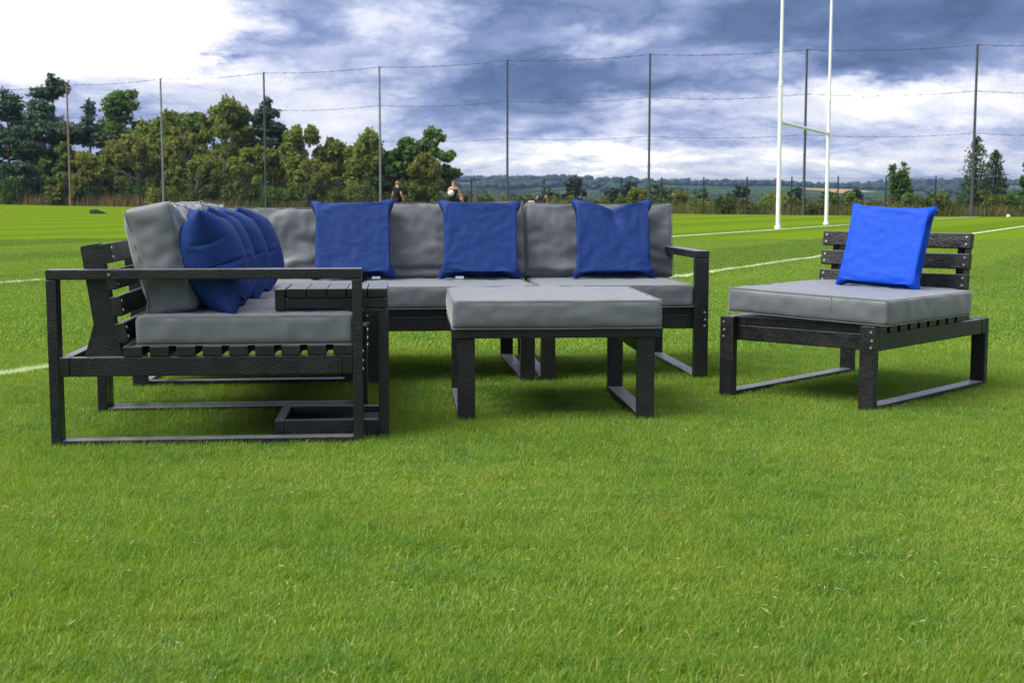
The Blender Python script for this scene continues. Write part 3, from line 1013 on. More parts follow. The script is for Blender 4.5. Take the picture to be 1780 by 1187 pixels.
for (b0, h0), (b1, h1) in zip(poles[:-1], poles[1:]):
    t0, t1 = b0 + Vector((0, 0, h0)), b1 + Vector((0, 0, h1))
    L = (b1 - b0).length; nv = int(L / .16); nh = 58
    sag = lambda u: -.16 * 4 * u * (1 - u)
    segs = []
    top = lambda u: t0.lerp(t1, u) + Vector((0, 0, sag(u)))
    bot = lambda u: b0.lerp(b1, u) + Vector((0, 0, 2.2))
    for i in range(1, nv):
        u = i / nv; segs.append((bot(u) - nb, top(u) - nb))
    for j in range(nh + 1):
        f = j / nh
        for q in range(4):
            segs.append((bot(q / 4).lerp(top(q / 4), f) - nb, bot((q + 1) / 4).lerp(top((q + 1) / 4), f) - nb))
    V, F = strip_lines(segs, .0018)
    obj('netting', np_mesh('netting', V, F, 'net_cord'), net)
    for f, rr in ((1.0, .014), (.735, .011), (.49, .009)):
        pp = []
        rad = []
        for q in range(49):
            u = q / 48
            p = b0.lerp(b1, u).lerp(top(u), f) + Vector((0, 0, (.02 if q % 3 == 0 else 0) - (0 if f == 1 else .10 * 4 * u * (1 - u))))
            pp.append(p - nb); rad.append(rr * (2.0 if q % 4 == 1 else 1))
        tube('rope', pp, rad, 'rope', net, 5)

# mesh fence, 2.4 m
FH = 2.35
mf = empty('mesh_fence', fence_pt(0)); tag(mf, 'dark green welded mesh fence along the pitch edge', 'fence')
f0 = fence_pt(0)
SP = 2.95
bm = bmesh.new(); bmesh.ops.create_cube(bm, size=1); bmesh.ops.scale(bm, vec=(.075, .075, FH + .35), verts=bm.verts)
bmesh.ops.bevel(bm, geom=bm.edges[:], offset=.008, segments=1, affect='EDGES')
post_me = bm_mesh('post', bm, 'fence_green')
segs = [((i * .1, 0, .05), (i * .1, 0, FH)) for i in range(30)] + [((0, .006, z), (SP, .006, z)) for z in np.arange(.1, FH, .2)]
Vp, Fp = strip_lines(segs, .0055)
panel_me = np_mesh('mesh_panel', Vp, Fp, 'fence_green')
fang = math.atan2(FE.y, FE.x)
s = -16.0
while s < 84:
    p = fence_pt(s, .35); q = fence_pt(s + SP, .35)
    obj('post', post_me, mf, p - f0 + Vector((0, 0, FH / 2 - .1)), (0, 0, fang))
    obj('mesh_panel', panel_me, mf, p - f0, (0, -math.atan2(q.z - p.z, SP), fang))
    s += SP

# ------------------------------------------------------------------ goal posts
e = empty('goal_posts', (8.517, 42.546, float(gz(8.517, 42.546)))); tag(e, 'tall white H-shaped rugby goal posts', 'goal posts')
gR = Vector((11.785 - 8.517, 49.826 - 42.546, float(gz(11.785, 49.826)) - float(gz(8.517, 42.546))))
for b in (Vector((0, 0, 0)), gR):
    tube('post', [b + Vector((0, 0, z)) for z in (-.2, 2.5, 4.6)], [.068, .065, .062], 'post_white', e, 14)
    tube('upper_post', [b + Vector((0, 0, z)) for z in (4.55, 8, 11.2)], [.054, .049, .044], 'post_white', e, 14)
    tube('collar', [b + Vector((0, 0, z)) for z in (4.50, 4.66)], [.074, .074], 'post_white', e, 14)
    tube('ground_sleeve', [b + Vector((0, 0, z)) for z in (-.1, .09)], [.115, .105], 'post_white', e, 14)
dirg = gR.normalized()
tube('crossbar', [Vector((0, 0, 3.38)) + dirg * .07, gR * .5 + Vector((0, 0, 3.37)), gR + Vector((0, 0, 3.37)) - dirg * .07], .055, 'post_white', e, 12)

# ------------------------------------------------------------------ trees
def leaf_quads(C, Rr, n, size, aspect, seed, up=.35, shell=.45, droop=0.0):
    """n leaf clumps (diamond faces) spread through ellipsoids C (k,3) with radii Rr (k,3)."""
    r = np.random.default_rng(seed)
    C = np.asarray(C, float); Rr = np.asarray(Rr, float)
    vol = Rr.prod(1) ** .75; k = r.choice(len(C), n, p=vol / vol.sum())
    d = r.normal(size=(n, 3)); d /= np.linalg.norm(d, axis=1)[:, None]
    rad = r.random(n) ** shell
    wob = 1 + .28 * np.sin(d[:, 0] * 5 + k) * np.sin(d[:, 1] * 4 + 2 * k) + .16 * np.sin(d[:, 2] * 9 + k)
    P_ = C[k] + d * Rr[k] * (rad * wob)[:, None]
    nrm = d * .7 + r.normal(size=(n, 3)) * .7 + np.array((0, 0, up)); nrm /= np.linalg.norm(nrm, axis=1)[:, None]
    a = r.normal(size=(n, 3)) + np.array((0, 0, -droop * 2)); a -= nrm * np.einsum('ij,ij->i', a, nrm)[:, None]; a /= np.linalg.norm(a, axis=1)[:, None] + 1e-9
    b = np.cross(nrm, a)
    s = size * r.uniform(.6, 1.4, n)[:, None]
    V = np.stack([P_ - a * s, P_ + b * s * aspect + a * s * .15, P_ + a * s, P_ - b * s * aspect + a * s * .1], 1)
    F = np.arange(n * 4).reshape(n, 4)
    return V.reshape(-1, 3), F


def limbs(paths, seg=6):
    V = []; F = []
    for pts_, rad in paths:
        v, f = tube_arrays(pts_, rad, seg); k = len(V); V += v; F += [tuple(i + k for i in q) for q in f]
    return V, F


def trunk_obj(paths, material, parent):
    V, F = limbs(paths); me = bpy.data.meshes.new('trunk'); me.from_pydata([tuple(v) for v in V], [], F)
    for p in me.polygons: p.use_smooth = True
    me.materials.append(MATS[material]); return obj('trunk', me, parent)


def tree(kind, px, depth, top, half, label, group='trees beyond the fence', name=None, n=6500, low=.06, seed=None):
    Y, k = px_y(px); Y += depth; X = (px - 890) / 2300.0 * Y; zg = float(gz(X, Y))
    H = CAM_H + (350 - top) / 2300.0 * Y - zg; hw = half / 2300.0 * Y
    seed = seed if seed is not None else abs(int(px * 7 + top)); r = random.Random(seed)
    e = empty(name or {'pine': 'pine_tree', 'birch': 'birch_tree', 'oak': 'oak_tree', 'larch': 'larch_tree', 'bush': 'young_tree', 'olive': 'birch_tree'}[kind], (X, Y, zg - .1))
    tag(e, label, 'tree', group)
    C = []; Rr = []; paths = []
    if kind == 'pine':
        bend = r.uniform(-.4, .4)
        tp = lambda u: Vector((bend * math.sin(u * 2.5), .2 * math.sin(u * 3), H * .96 * u))
        paths.append(([tp(i / 7) for i in range(8)], [.24 * (1 - .85 * i / 7) * H / 13 + .02 for i in range(8)]))
        for i in range(30):
            u = r.uniform(low, 1.0); a = r.uniform(0, 6.28)
            reach = hw * (1.0 - .72 * max(0, (u - .45) / .55) ** 1.3) * r.uniform(.35, 1.0)
            b = tp(u * .93); c = b + Vector((math.cos(a) * reach, math.sin(a) * reach, r.uniform(.0, .8)))
            paths.append(([b, b.lerp(c, .6) + Vector((0, 0, .15)), c], [.05 * H / 13 + .015, .035, .015]))
            w = r.uniform(.75, 1.35) * H / 13 * (1.25 - .5 * u)
            C.append(c); Rr.append((w, w, w * .52))
            C.append(b.lerp(c, .6)); Rr.append((w * .7, w * .7, w * .36))
        C.append(tp(1.0)); Rr.append((.45, .45, .8))
        Rr = [(a_ * 1.25, b_ * 1.25, c_ * 1.25) for a_, b_, c_ in Rr]
        V, F = leaf_quads(C, Rr, int(n * 2.1), .27, .36, seed, .5, .5); lm, bk = 'leaf_pine', 'bark_pine'
    elif kind in ('birch', 'olive'):
        tp = lambda u: Vector((.3 * math.sin(u * 4 + seed), .2 * math.sin(u * 3), H * .95 * u))
        paths.append(([tp(i / 7) for i in range(8)], [.15 * (1 - .9 * i / 7) * H / 11 + .012 for i in range(8)]))
        for i in range(64):
            u = r.uniform(max(low, .1), .98); a = r.uniform(0, 6.28)
            env = math.sin(min(1, (u - low * .6) / .55) * 1.57) * (1 - max(0, (u - .6) / .4) ** 2 * .8)
            reach = hw * env * r.uniform(.3, 1.0)
            b = tp(max(.05, u - .16)); c = tp(u) + Vector((math.cos(a) * reach, math.sin(a) * reach, 0))
            paths.append(([b, b.lerp(c, .55) + Vector((0, 0, .3)), c], [.045 * H / 11 + .012, .03, .01]))
            w = r.uniform(.34, .78) * H / 11
            C.append(c - Vector((0, 0, w * .5))); Rr.append((w * .85, w * .85, w * 1.15))
        Rr = [(a_ * 1.45, b_ * 1.45, c_ * 1.35) for a_, b_, c_ in Rr]
        V, F = leaf_quads(C, Rr, int(n * 2.6), .19, .55, seed, .1, .55, 1.0); lm, bk = ('leaf_birch' if kind == 'birch' else 'leaf_olive'), 'bark_birch'
    elif kind == 'oak':
        tp = lambda u: Vector((.2 * math.sin(u * 4), .1, H * .8 * u))
        paths.append(([tp(i / 6) for i in range(7)], [.26 * (1 - .8 * i / 6) * H / 10 for i in range(7)]))
        for i in range(80):
            u = r.uniform(low, 1.0); a = r.uniform(0, 6.28)
            env = math.sqrt(max(.05, 1 - ((u - .5) / .56) ** 2))
            reach = hw * env * r.uniform(.25, 1.0)
            b = tp(u * .6 + .08); c = Vector((math.cos(a) * reach, math.sin(a) * reach, H * u * .96 - .3))
            paths.append(([b, b.lerp(c, .6) + Vector((0, 0, .2)), c], [.06 * H / 10, .035, .012]))
            w = r.uniform(.28, .62) * H / 9
            C.append(c); Rr.append((w, w, w * .75))
        Rr = [(a_ * 1.3, b_ * 1.3, c_ * 1.3) for a_, b_, c_ in Rr]
        V, F = leaf_quads(C, Rr, int(n * 2.1), .20, .65, seed, .45, .42); lm, bk = 'leaf_oak', 'bark'
    elif kind == 'larch':
        paths.append(([Vector((0, 0, H * i / 7)) for i in range(8)], [.13 * (1 - .93 * i / 7) for i in range(8)]))
        for i in range(64):
            u = (i + r.random()) / 64; a = i * 2.4 + r.uniform(-.3, .3)
            reach = hw * (1 - u) ** .8 * r.uniform(.65, 1.1) + .1
            b = Vector((0, 0, H * (.06 + .93 * u))); c = b + Vector((math.cos(a) * reach, math.sin(a) * reach, reach * .18))
            paths.append(([b, b.lerp(c, .5) - Vector((0, 0, reach * .10)), c], [.03, .02, .008]))
            for f in (.4, .7, 1.0):
                C.append(b.lerp(c, f) - Vector((0, 0, .12))); Rr.append((.20 + reach * .12, .20 + reach * .12, .16 + .12 * reach))
        V, F = leaf_quads(C, Rr, int(n * .42), .12, .32, seed, .2, .6, .6); lm, bk = 'leaf_larch', 'bark'
    else:  # bush: several leaders from one stool
        for i in range(9):
            a = r.uniform(0, 6.28); top_ = H * (1.0 if i == 0 else r.uniform(.5, .92)); rx = hw * r.uniform(.1, .8) * (0 if i == 0 else 1)
            c = Vector((math.cos(a) * rx, math.sin(a) * rx, top_))
            paths.append(([Vector((0, 0, 0)), Vector((c.x * .6, c.y * .6, top_ * .5)), c], [.05, .035, .01]))
            for f in (.25, .45, .62, .78, .92):
                q = Vector((c.x * f ** .7, c.y * f ** .7, top_ * f)); w = hw * .36 * (1.15 - .75 * f) * r.uniform(.8, 1.2)
                C.append(q); Rr.append((w, w, max(w * .9, H * .07)))
        V, F = leaf_quads(C, Rr, n, .13, .5, seed, .3, .5); lm, bk = 'leaf_oak' if px > 1500 else 'leaf_bush', 'bark'
    trunk_obj(paths, bk, e)
    obj('crown', np_mesh('crown', V, F, lm), e)
    return e


tree('pine', 18, 9, 163, 78, 'dark pine at the far left edge of the picture')
tree('pine', 97, 13, 136, 70, 'tallest dark pine, with a two-pointed top behind the timber pole', n=7500)
tree('pine', 62, 4, 205, 62, 'lower blue-green pine in front of the two left pines')
tree('pine', 165, 9, 185, 62, 'dark pine just right of the timber pole')
tree('oak', 218, 16, 146, 46, 'dark broadleaf tree rising right of the pines', n=5500)
tree('pine', -45, 14, 170, 70, 'dark pine standing mostly outside the left edge')
tree('olive', 238, 5, 232, 62, 'yellowish birch in front of the dark broadleaf tree', n=6000)
tree('birch', 292, 12, 190, 46, 'birch directly behind the second net pole from the left')
tree('olive', 322, 6, 215, 46, 'thin yellowish birch between pole and the biggest birch', n=5200)
tree('birch', 392, 9, 170, 74, 'biggest birch, a broad olive-green crown', n=10000)
tree('oak', 345, 22, 188, 40, 'dark broadleaf tree peeping out behind the biggest birch', n=4000)
tree('pine', 470, 12, 180, 44, 'slim dark pine with bare trunk behind a net pole', n=4200, low=.38)
tree('birch', 535, 8, 214, 62, 'rounded birch right of the slim pine', n=8500)
tree('olive', 592, 10, 236, 48, 'sparse brownish birch between two rounded trees', n=5200)
tree('birch', 634, 7, 222, 30, 'narrow weeping birch left of a net pole', n=5200)
tree('oak', 742, 10, 218, 56, 'rounded green oak standing against the sky', n=8000, low=.06)
tree('oak', 688, 9, 252, 40, 'low leafy oak between the weeping birch and the rounded oak', n=5000, low=.05)
tree('olive', 742, 2.5, 262, 36, 'brownish young birch in front of the rounded oak', n=4200)
tree('olive', 150, 3, 262, 48, 'low yellowish birch at the foot of the pines, right of the timber pole', n=4500)
tree('birch', 445, 4, 250, 48, 'low birch in front of the slim pine', n=5000)
tree('birch', 350, 3, 268, 50, 'low wide birch in front of the biggest birch', n=5000)
tree('olive', 560, 3, 272, 46, 'low brownish birch under the rounded birch', n=4200)
tree('birch', 262, 15, 205, 44, 'birch between the dark broadleaf tree and the second pole', n=5500)
tree('oak', 425, 16, 205, 40, 'green broadleaf tree behind, right of the biggest birch', n=4500)
tree('birch', 502, 13, 236, 40, 'mid-height birch between the slim pine and the rounded birch', n=5000)
tree('birch', 664, 12, 262, 34, 'low birch just right of the weeping birch', n=4200)
tree('oak', 612, 16, 250, 40, 'green broadleaf tree behind the sparse brownish birch', n=4200)
tree('oak', 115, 5, 245, 50, 'low green broadleaf tree under the tallest pine', n=4500)
tree('bush', 1566, 7, 276, 46, 'bushy tree with two upright shoots behind the blue pillow', n=6500)
tree('larch', 1690, 5, 234, 36, 'taller pointed larch beside the right net pole', n=6500)
tree('larch', 1724, 6, 258, 36, 'shorter pointed larch next to the taller one', n=6000)
tree('oak', 1806, 8, 250, 36, 'leafy branch tip of a tree at the right edge', n=4200)


def shrub(px, depth, top, half, label, group, material='leaf_bush', n=1500, size=.11, cat='shrub', name='shrub', seed=None):
    Y, k = px_y(px); Y += depth; X = (px - 890) / 2300.0 * Y; zg = float(gz(X, Y))
    H = max(.5, CAM_H + (350 - top) / 2300.0 * Y - zg); hw = half / 2300.0 * Y
    r = random.Random(int(px * 13 + top) if seed is None else seed)
    e = empty(name, (X, Y, zg - .05)); tag(e, label, cat, group)
    C = []; Rr = []; paths = []
    for i in range(11):
        a = r.uniform(0, 6.28); q = r.random() ** .6 * .75; hh = H * (1 - .5 * q * q) * r.uniform(.45, .9)
        c = Vector((math.cos(a) * q * hw, math.sin(a) * q * hw, hh)); w = hw * r.uniform(.26, .44)
        C.append(c); Rr.append((w, w, min(w, H * .3)))
        C.append(Vector((c.x, c.y, hh * .5))); Rr.append((w, w, hh * .45))
        paths.append(([Vector((0, 0, 0)), c * .6 + Vector((0, 0, .05)), c], [.035, .02, .008]))
    V, F = leaf_quads(C, Rr, n, size, .5, abs(int(px + top)), .3, .45)
    trunk_obj(paths, 'bark', e).name = 'stems'
    obj('foliage', np_mesh('foliage', V, F, material), e)


g1 = 'shrubs along the mesh fence'
for i, px in enumerate(range(-40, 660, 37)):
    t_ = 313 + 10 * math.sin(i * 2.3) + (0 if px > 250 else -4)
    shrub(px + random.uniform(-10, 10), random.uniform(1.5, 5), t_, random.uniform(24, 36),
          ('olive scrubby shrub under the trees behind the mesh fence', 'pale weedy shrub under the trees behind the mesh fence', 'dark green shrub under the trees behind the mesh fence')[i % 3], g1 + ' under the trees', ('leaf_birch', 'weed_green', 'leaf_oak')[i % 3], 1300, .14)
shrub(640, 2.2, 317, 30, 'bright green rounded bush left of the player in black', 'bright bushes', 'leaf_bush', 2600)
shrub(590, 1.5, 331, 26, 'low bright green bush behind the left end of the back row', 'bright bushes', 'leaf_bush', 1800)
for i, px in enumerate(range(690, 960, 38)):
    shrub(px, random.uniform(1, 4), 336 + 5 * math.sin(i * 3.1), 24, ('low green shrub behind the players along the fence', 'low pale weedy shrub behind the players along the fence')[i % 2], g1 + ' behind the players', ('leaf_bush', 'weed_green')[i % 2], 1000)
for i, px in enumerate(range(985, 1560, 31)):
    shrub(px + random.uniform(-9, 9), random.uniform(1.2, 6), 339 + 9 * math.sin(i * 1.9), random.uniform(16, 27),
          ('olive yellow shrub behind the fence between sofa and goal posts', 'fresh green shrub behind the fence between sofa and goal posts', 'pale weedy shrub behind the fence between sofa and goal posts', 'dark green shrub behind the fence between sofa and goal posts')[i % 4], g1 + ' in the middle', ('leaf_birch', 'leaf_bush', 'weed_green', 'leaf_oak')[i % 4], 1100)
for i, px in enumerate(range(1580, 1900, 30)):
    shrub(px + random.uniform(-9, 9), random.uniform(1.5, 6), 330 + 8 * math.sin(i * 2.7), random.uniform(20, 30),
          ('dark green shrub at the foot of the larches on the right', 'fresh green shrub at the foot of the larches on the right', 'olive shrub at the foot of the larches on the right')[i % 3], g1 + ' at the right', ('leaf_oak', 'leaf_bush', 'leaf_birch')[i % 3], 1500)
shrub(1272, 16, 338, 26, 'rounded grey-green bush in front of the round dark valley tree', 'valley bushes', 'leaf_larch', 2000, .14)
shrub(1105, 5, 318, 24, 'upright young yellow-green tree behind the sofa arm', 'young trees', 'leaf_birch', 2200, .12)
shrub(1340, 6, 326, 30, 'yellow-green young tree between fence posts left of the goal', 'young trees', 'leaf_birch', 2400, .12)
shrub(1440, 6, 330, 30, 'green young tree behind the right goal post', 'young trees', 'leaf_bush', 2400, .12)

# tall rough grass outside the fence
nb_ = 26000
sv = rng.uniform(-18, 86, nb_); ov = rng.uniform(.5, 5.5, nb_) ** 1.0
X0 = FA.x + FE.x * sv + FN.x * ov; Y0 = FA.y + FE.y * sv + FN.y * ov; Z0 = gz(X0, Y0)
hh = rng.uniform(.35, 1.15, nb_) * np.where(sv < 12, 1.15, .8); th = rng.uniform(0, 6.28, nb_); ww = rng.uniform(.02, .05, nb_)
le = rng.normal(0, .22, (nb_, 2)) * hh[:, None]
V = np.stack([np.stack([X0 - np.cos(th) * ww, Y0 - np.sin(th) * ww, Z0], 1), np.stack([X0 + np.cos(th) * ww, Y0 + np.sin(th) * ww, Z0], 1),
              np.stack([X0 + le[:, 0], Y0 + le[:, 1], Z0 + hh], 1)], 1).reshape(-1, 3)
F = np.arange(nb_ * 3).reshape(-1, 3)
dry = (sv < 16) | (rng.random(nb_) < .3)
tag(obj('dry_grass', np_mesh('dry_grass', V, F[dry], 'dry_grass')), 'tall straw-coloured grass outside the fence', 'grass', kind='stuff')
tag(obj('rough_grass', np_mesh('rough_grass', V, F[~dry], 'weed_green')), 'tall green weeds and grass outside the fence', 'grass', kind='stuff')

# valley: single trees one can pick out, then woodland as a mass
def valley_tree(px, Y, top, half, label, seed, material='leaf_valley', n=2600):
    X = (px - 890) / 2300.0 * Y; zg = float(gz(X, Y)); H = CAM_H + (350 - top) / 2300.0 * Y - zg; hw = half / 2300.0 * Y
    e = empty('valley_tree', (X, Y, zg)); tag(e, label, 'tree', 'trees in the valley')
    r = random.Random(seed); C = []; Rr = []
    for i in range(26):
        a = r.uniform(0, 6.28); u = r.uniform(.2, 1); q = math.sqrt(max(.03, 1 - ((u - .5) / .55) ** 2)) * r.uniform(.2, .85)
        C.append((math.cos(a) * q * hw, math.sin(a) * q * hw, H * u * .9)); w = hw * r.uniform(.22, .36); Rr.append((w, w, w * .85))
    V, F = leaf_quads(C, Rr, n, .045 * H, .6, seed, .4, .4)
    trunk_obj([([Vector((0, 0, 0)), Vector((0, 0, H * .7))], [H * .03, H * .01])], 'bark', e)
    obj('crown', np_mesh('crown', V, F, material), e)


valley_tree(1000, 210, 306, 26, 'big dark rounded tree in the valley behind the right pillow', 61)
valley_tree(1285, 230, 320, 24, 'round dark tree in the valley left of the goal posts', 62)
valley_tree(1090, 260, 315, 30, 'broad tree in the valley behind the sofa arm', 63)
valley_tree(1060, 200, 326, 22, 'smaller dark tree left of the broad valley tree', 64)
valley_tree(1145, 300, 318, 34, 'wide pale green tree in the valley right of a net pole', 65, 'leaf_larch')
valley_tree(1215, 280, 328, 26, 'low pale green tree in the valley, left of the round one', 66, 'leaf_larch')
valley_tree(955, 280, 324, 22, 'pale green tree in the valley beside the crouching player', 67, 'leaf_larch')
valley_tree(1380, 320, 322, 22, 'dark tree in the valley between the goal posts', 68)
valley_tree(1480, 260, 326, 24, 'dark tree in the valley right of the goal posts', 69)

r = np.random.default_rng(5)
n_f = 3000
yf = r.uniform(330, 2950, n_f * 6); xf = r.uniform(-.32, .50, n_f * 6) * yf
dens = np.array([noise.noise((a * .0045, b * .0026, 3.3)) for a, b in zip(xf, yf)]) + np.where(yf > 2450, .38, 0) + np.where((yf > 700) & (yf < 1300), .18, 0)
keep = np.where((dens > .06) & ~((xf / yf > .17) & (xf / yf < .31) & (yf > 1450) & (yf < 2230)))[0][:n_f]
xf, yf = xf[keep], yf[keep]; zf = gz(xf, yf)
hs = r.uniform(5, 9.5, len(xf)) * (1 + .25 * (yf > 1800))
C = np.stack([xf, yf, zf + hs * .42], 1); Rr = np.stack([hs * r.uniform(.55, 1.0, len(xf)), hs * .8, hs * .62], 1)
bm = bmesh.new(); bmesh.ops.create_icosphere(bm, subdivisions=2, radius=1); bm.verts.ensure_lookup_table()
IV = np.array([v.co[:] for v in bm.verts]); IF = np.array([[v.index for v in f.verts] for f in bm.faces]); bm.free()
V = (IV[None] * (1 + r.normal(0, .16, (len(C), len(IV), 1)))) * Rr[:, None] + C[:, None]
F = (IF[None] + (np.arange(len(C)) * len(IV))[:, None, None]).reshape(-1, 3)
tag(obj('woodland', np_mesh('woodland', V.reshape(-1, 3), F, 'leaf_valley')), 'distant dark woodland and hedgerows over the valley and hills', 'woodland', kind='stuff')


# far houses
def house(px, Y, base_px, w, d_, h, rz, label, roof='house_roof'):
    X = (px - 890) / 2300.0 * Y
    z0 = float(gz(X, Y)) - .3
    e = empty('house', (X, Y, z0), rz); tag(e, label, 'house', 'houses in the valley')
    board('wall', (-w / 2, -d_ / 2, 0), (w / 2, d_ / 2, h), e, 'house_white', .02)
    rh = w * .28
    V = [(-w / 2 - .4, -d_ / 2 - .4, h), (w / 2 + .4, -d_ / 2 - .4, h), (w / 2 + .4, d_ / 2 + .4, h), (-w / 2 - .4, d_ / 2 + .4, h), (-w / 2 + 1, 0, h + rh), (w / 2 - 1, 0, h + rh)]
    me = bpy.data.meshes.new('roof'); me.from_pydata(V, [], [(0, 1, 5, 4), (2, 3, 4, 5), (1, 2, 5), (3, 0, 4), (3, 2, 1, 0)]); me.materials.append(MATS[roof])
    rf = obj('roof', me, e); board('chimney', (w * .2, -.4, h + rh * .5), (w * .2 + .8, .4, h + rh + 1.0), rf, 'house_roof', .02)
    for q in range(3): board('window', (-w * .36 + q * w * .27, -d_ / 2 - .06, h - 2.2), (-w * .36 + q * w * .27 + w * .13, -d_ / 2 + .02, h - .9), e, 'window_dark', .01)


house(1318, 620, 339, 11, 8, 5.5, .2, 'white house with red roof left of the goal posts')
house(1336, 640, 337, 10, 8, 5.5, -.3, 'white house with slate roof just left of the goal post', 'house_roof_slate')
house(1410, 660, 338, 12, 8, 5.5, .1, 'white house between the two goal posts', 'house_roof_slate')
house(1372, 760, 332, 16, 9, 6, .15, 'long white house near the left goal post, farther off')
house(1020, 900, 333, 18, 9, 4, .1, 'pale long building in the valley behind the right pillow', 'house_roof_slate')
house(852, 980, 343, 16, 8, 3.5, -.1, 'pale long building in the valley right of the ball carrier', 'house_roof_slate')

# ------------------------------------------------------------------ people
def skin_body(name, joints, bones, material, parent=None, sub=2):
    keys = list(joints); idx = {k: i for i, k in enumerate(keys)}
    me = bpy.data.meshes.new(name)
    me.from_pydata([joints[k][:3] for k in keys], [(idx[a], idx[b]) for a, b in bones], [])
    o = obj(name, me, parent); o.modifiers.new('skin', 'SKIN')
    sv_ = me.skin_vertices[0].data
    for k, i in idx.items():
        q = joints[k][3]; sv_[i].radius = q if isinstance(q, tuple) else (q, q)
        sv_[i].use_root = (i == 0)
    md = o.modifiers.new('sub', 'SUBSURF'); md.levels = sub; md.render_levels = sub
    me.materials.append(MATS[material])
    o.modifiers['skin'].use_smooth_shade = True
    return o


def person(px, Y, label, pose, rz=0.0, hair='hair_fair', sleeveless=False):
    X = (px - 890) / 2300.0 * Y
    e = empty('person', (X, Y, float(gz(X, Y))), rz); tag(e, label, 'person', 'players resting at the pitch edge')
    J = dict(pose)
    limbs_ = [('pelvis', 'waist'), ('waist', 'chest'), ('chest', 'neck'), ('neck', 'head0'), ('head0', 'head1')]
    for s_ in 'LR':
        limbs_ += [('chest', 'sh' + s_), ('sh' + s_, 'el' + s_), ('el' + s_, 'wr' + s_), ('wr' + s_, 'hand' + s_),
                   ('pelvis', 'hip' + s_), ('hip' + s_, 'kn' + s_), ('kn' + s_, 'an' + s_), ('an' + s_, 'toe' + s_)]
    rad = dict(pelvis=.125, waist=.112, chest=.135, neck=.055, head0=.078, head1=.088, sh=.062, el=.042, wr=.030, hand=.038, hip=.092, kn=.060, an=.042, toe=.038)
    jj = {k: (*v, rad[k if k in rad else k[:-1]]) for k, v in J.items()}
    body = skin_body('body', jj, limbs_, 'skin', e)
    # fingers, nose and ears
    for s_ in 'LR':
        hv = Vector(J['hand' + s_]); wv = Vector(J['wr' + s_]); d_ = (hv - wv).normalized()
        sd = d_.cross(Vector((0, 1, 0))); sd = sd.normalized() if sd.length > .1 else Vector((1, 0, 0))
        for q in range(5):
            o_ = sd * (.03 * (q - 2) / 2); b0 = hv + o_ * .8 + d_ * .02
            ln = (.05, .075, .082, .075, .055)[q]
            if q == 0: b0 = wv.lerp(hv, .6) + sd * -.03; tip = b0 + (d_ * .6 - sd * .8) * .055
            else: tip = b0 + d_ * ln
            tube('finger', [b0, b0.lerp(tip, .6), tip + Vector((0, -.012, 0))], [.011, .010, .007], 'skin', e, 6)
    h0, h1 = Vector(J['head0']), Vector(J['head1']); up = (h1 - h0).normalized(); fw = Vector(J.get('face', (0, -1, 0))) if False else Vector((0, -1, 0))
    c = h0.lerp(h1, .55)
    tube('nose', [c + fw * .082 + up * .02, c + fw * .112 - up * .02], [.010, .016], 'skin', e, 6)
    for sx_ in (-1, 1):
        tube('ear', [c + Vector((sx_ * .082, 0, 0)) + up * .02, c + Vector((sx_ * .094, .01, 0)) - up * .02], [.018, .012], 'skin', e, 6)
        tube('eye', [c + fw * .080 + Vector((sx_ * .032, 0, 0)) + up * .022, c + fw * .089 + Vector((sx_ * .032, 0, 0)) + up * .022], [.011, .008], 'hair_brown', e, 6)
    tube('mouth', [c + fw * .085 + Vector((-.022, 0, 0)) - up * .052, c + fw * .090 - up * .054, c + fw * .085 + Vector((.022, 0, 0)) - up * .052], .006, 'house_roof', e, 6)
    # hair cap
    bm = bmesh.new(); bmesh.ops.create_uvsphere(bm, u_segments=18, v_segments=12, radius=.098)
    for v in list(bm.verts):
        if v.co.z < -.06 or (v.co.y < -.05 and v.co.z < .035): bm.verts.remove(v)
    for v in bm.verts: v.co *= 1 + .05 * noise.noise(v.co * 30)
    q = up.to_track_quat('Z', 'Y'); obj('hair', bm_mesh('hair', bm, hair, True), e, h0.lerp(h1, .62) + up * .012 - fw * .008, q.to_euler())
    # clothes follow the body
    g = lambda k, r_: (*J[k], r_)
    top = {'pelvis': g('pelvis', .168), 'waist': g('waist', .158), 'chest': g('chest', .178)}
    tb = [('pelvis', 'waist'), ('waist', 'chest')]
    for s_ in 'LR':
        top['sh' + s_] = g('sh' + s_, .066 if sleeveless else .092); tb.append(('chest', 'sh' + s_))
        if not sleeveless:
            m_ = Vector(J['sh' + s_]).lerp(Vector(J['el' + s_]), .62); top['m' + s_] = (*m_, .080); tb.append(('sh' + s_, 'm' + s_))
    skin_body('vest' if sleeveless else 'shirt', top, tb, 'black_cloth', e)
    sh = {'pelvis': g('pelvis', .175)}; sb = []
    for s_ in 'LR':
        m_ = Vector(J['hip' + s_]).lerp(Vector(J['kn' + s_]), .6)
        sh['hip' + s_] = g('hip' + s_, .132); sh['m' + s_] = (*m_, .118); sb += [('pelvis', 'hip' + s_), ('hip' + s_, 'm' + s_)]
        a_, t_ = Vector(J['an' + s_]), Vector(J['toe' + s_])
        tube('shoe', [a_ - (t_ - a_) * .25 - Vector((0, 0, .02)), a_.lerp(t_, .5) - Vector((0, 0, .02)), t_.lerp(a_, -.15)], [.045, .05, .035], 'black_cloth', e, 8)
    skin_body('shorts', sh, sb, 'black_cloth', e)
    return e


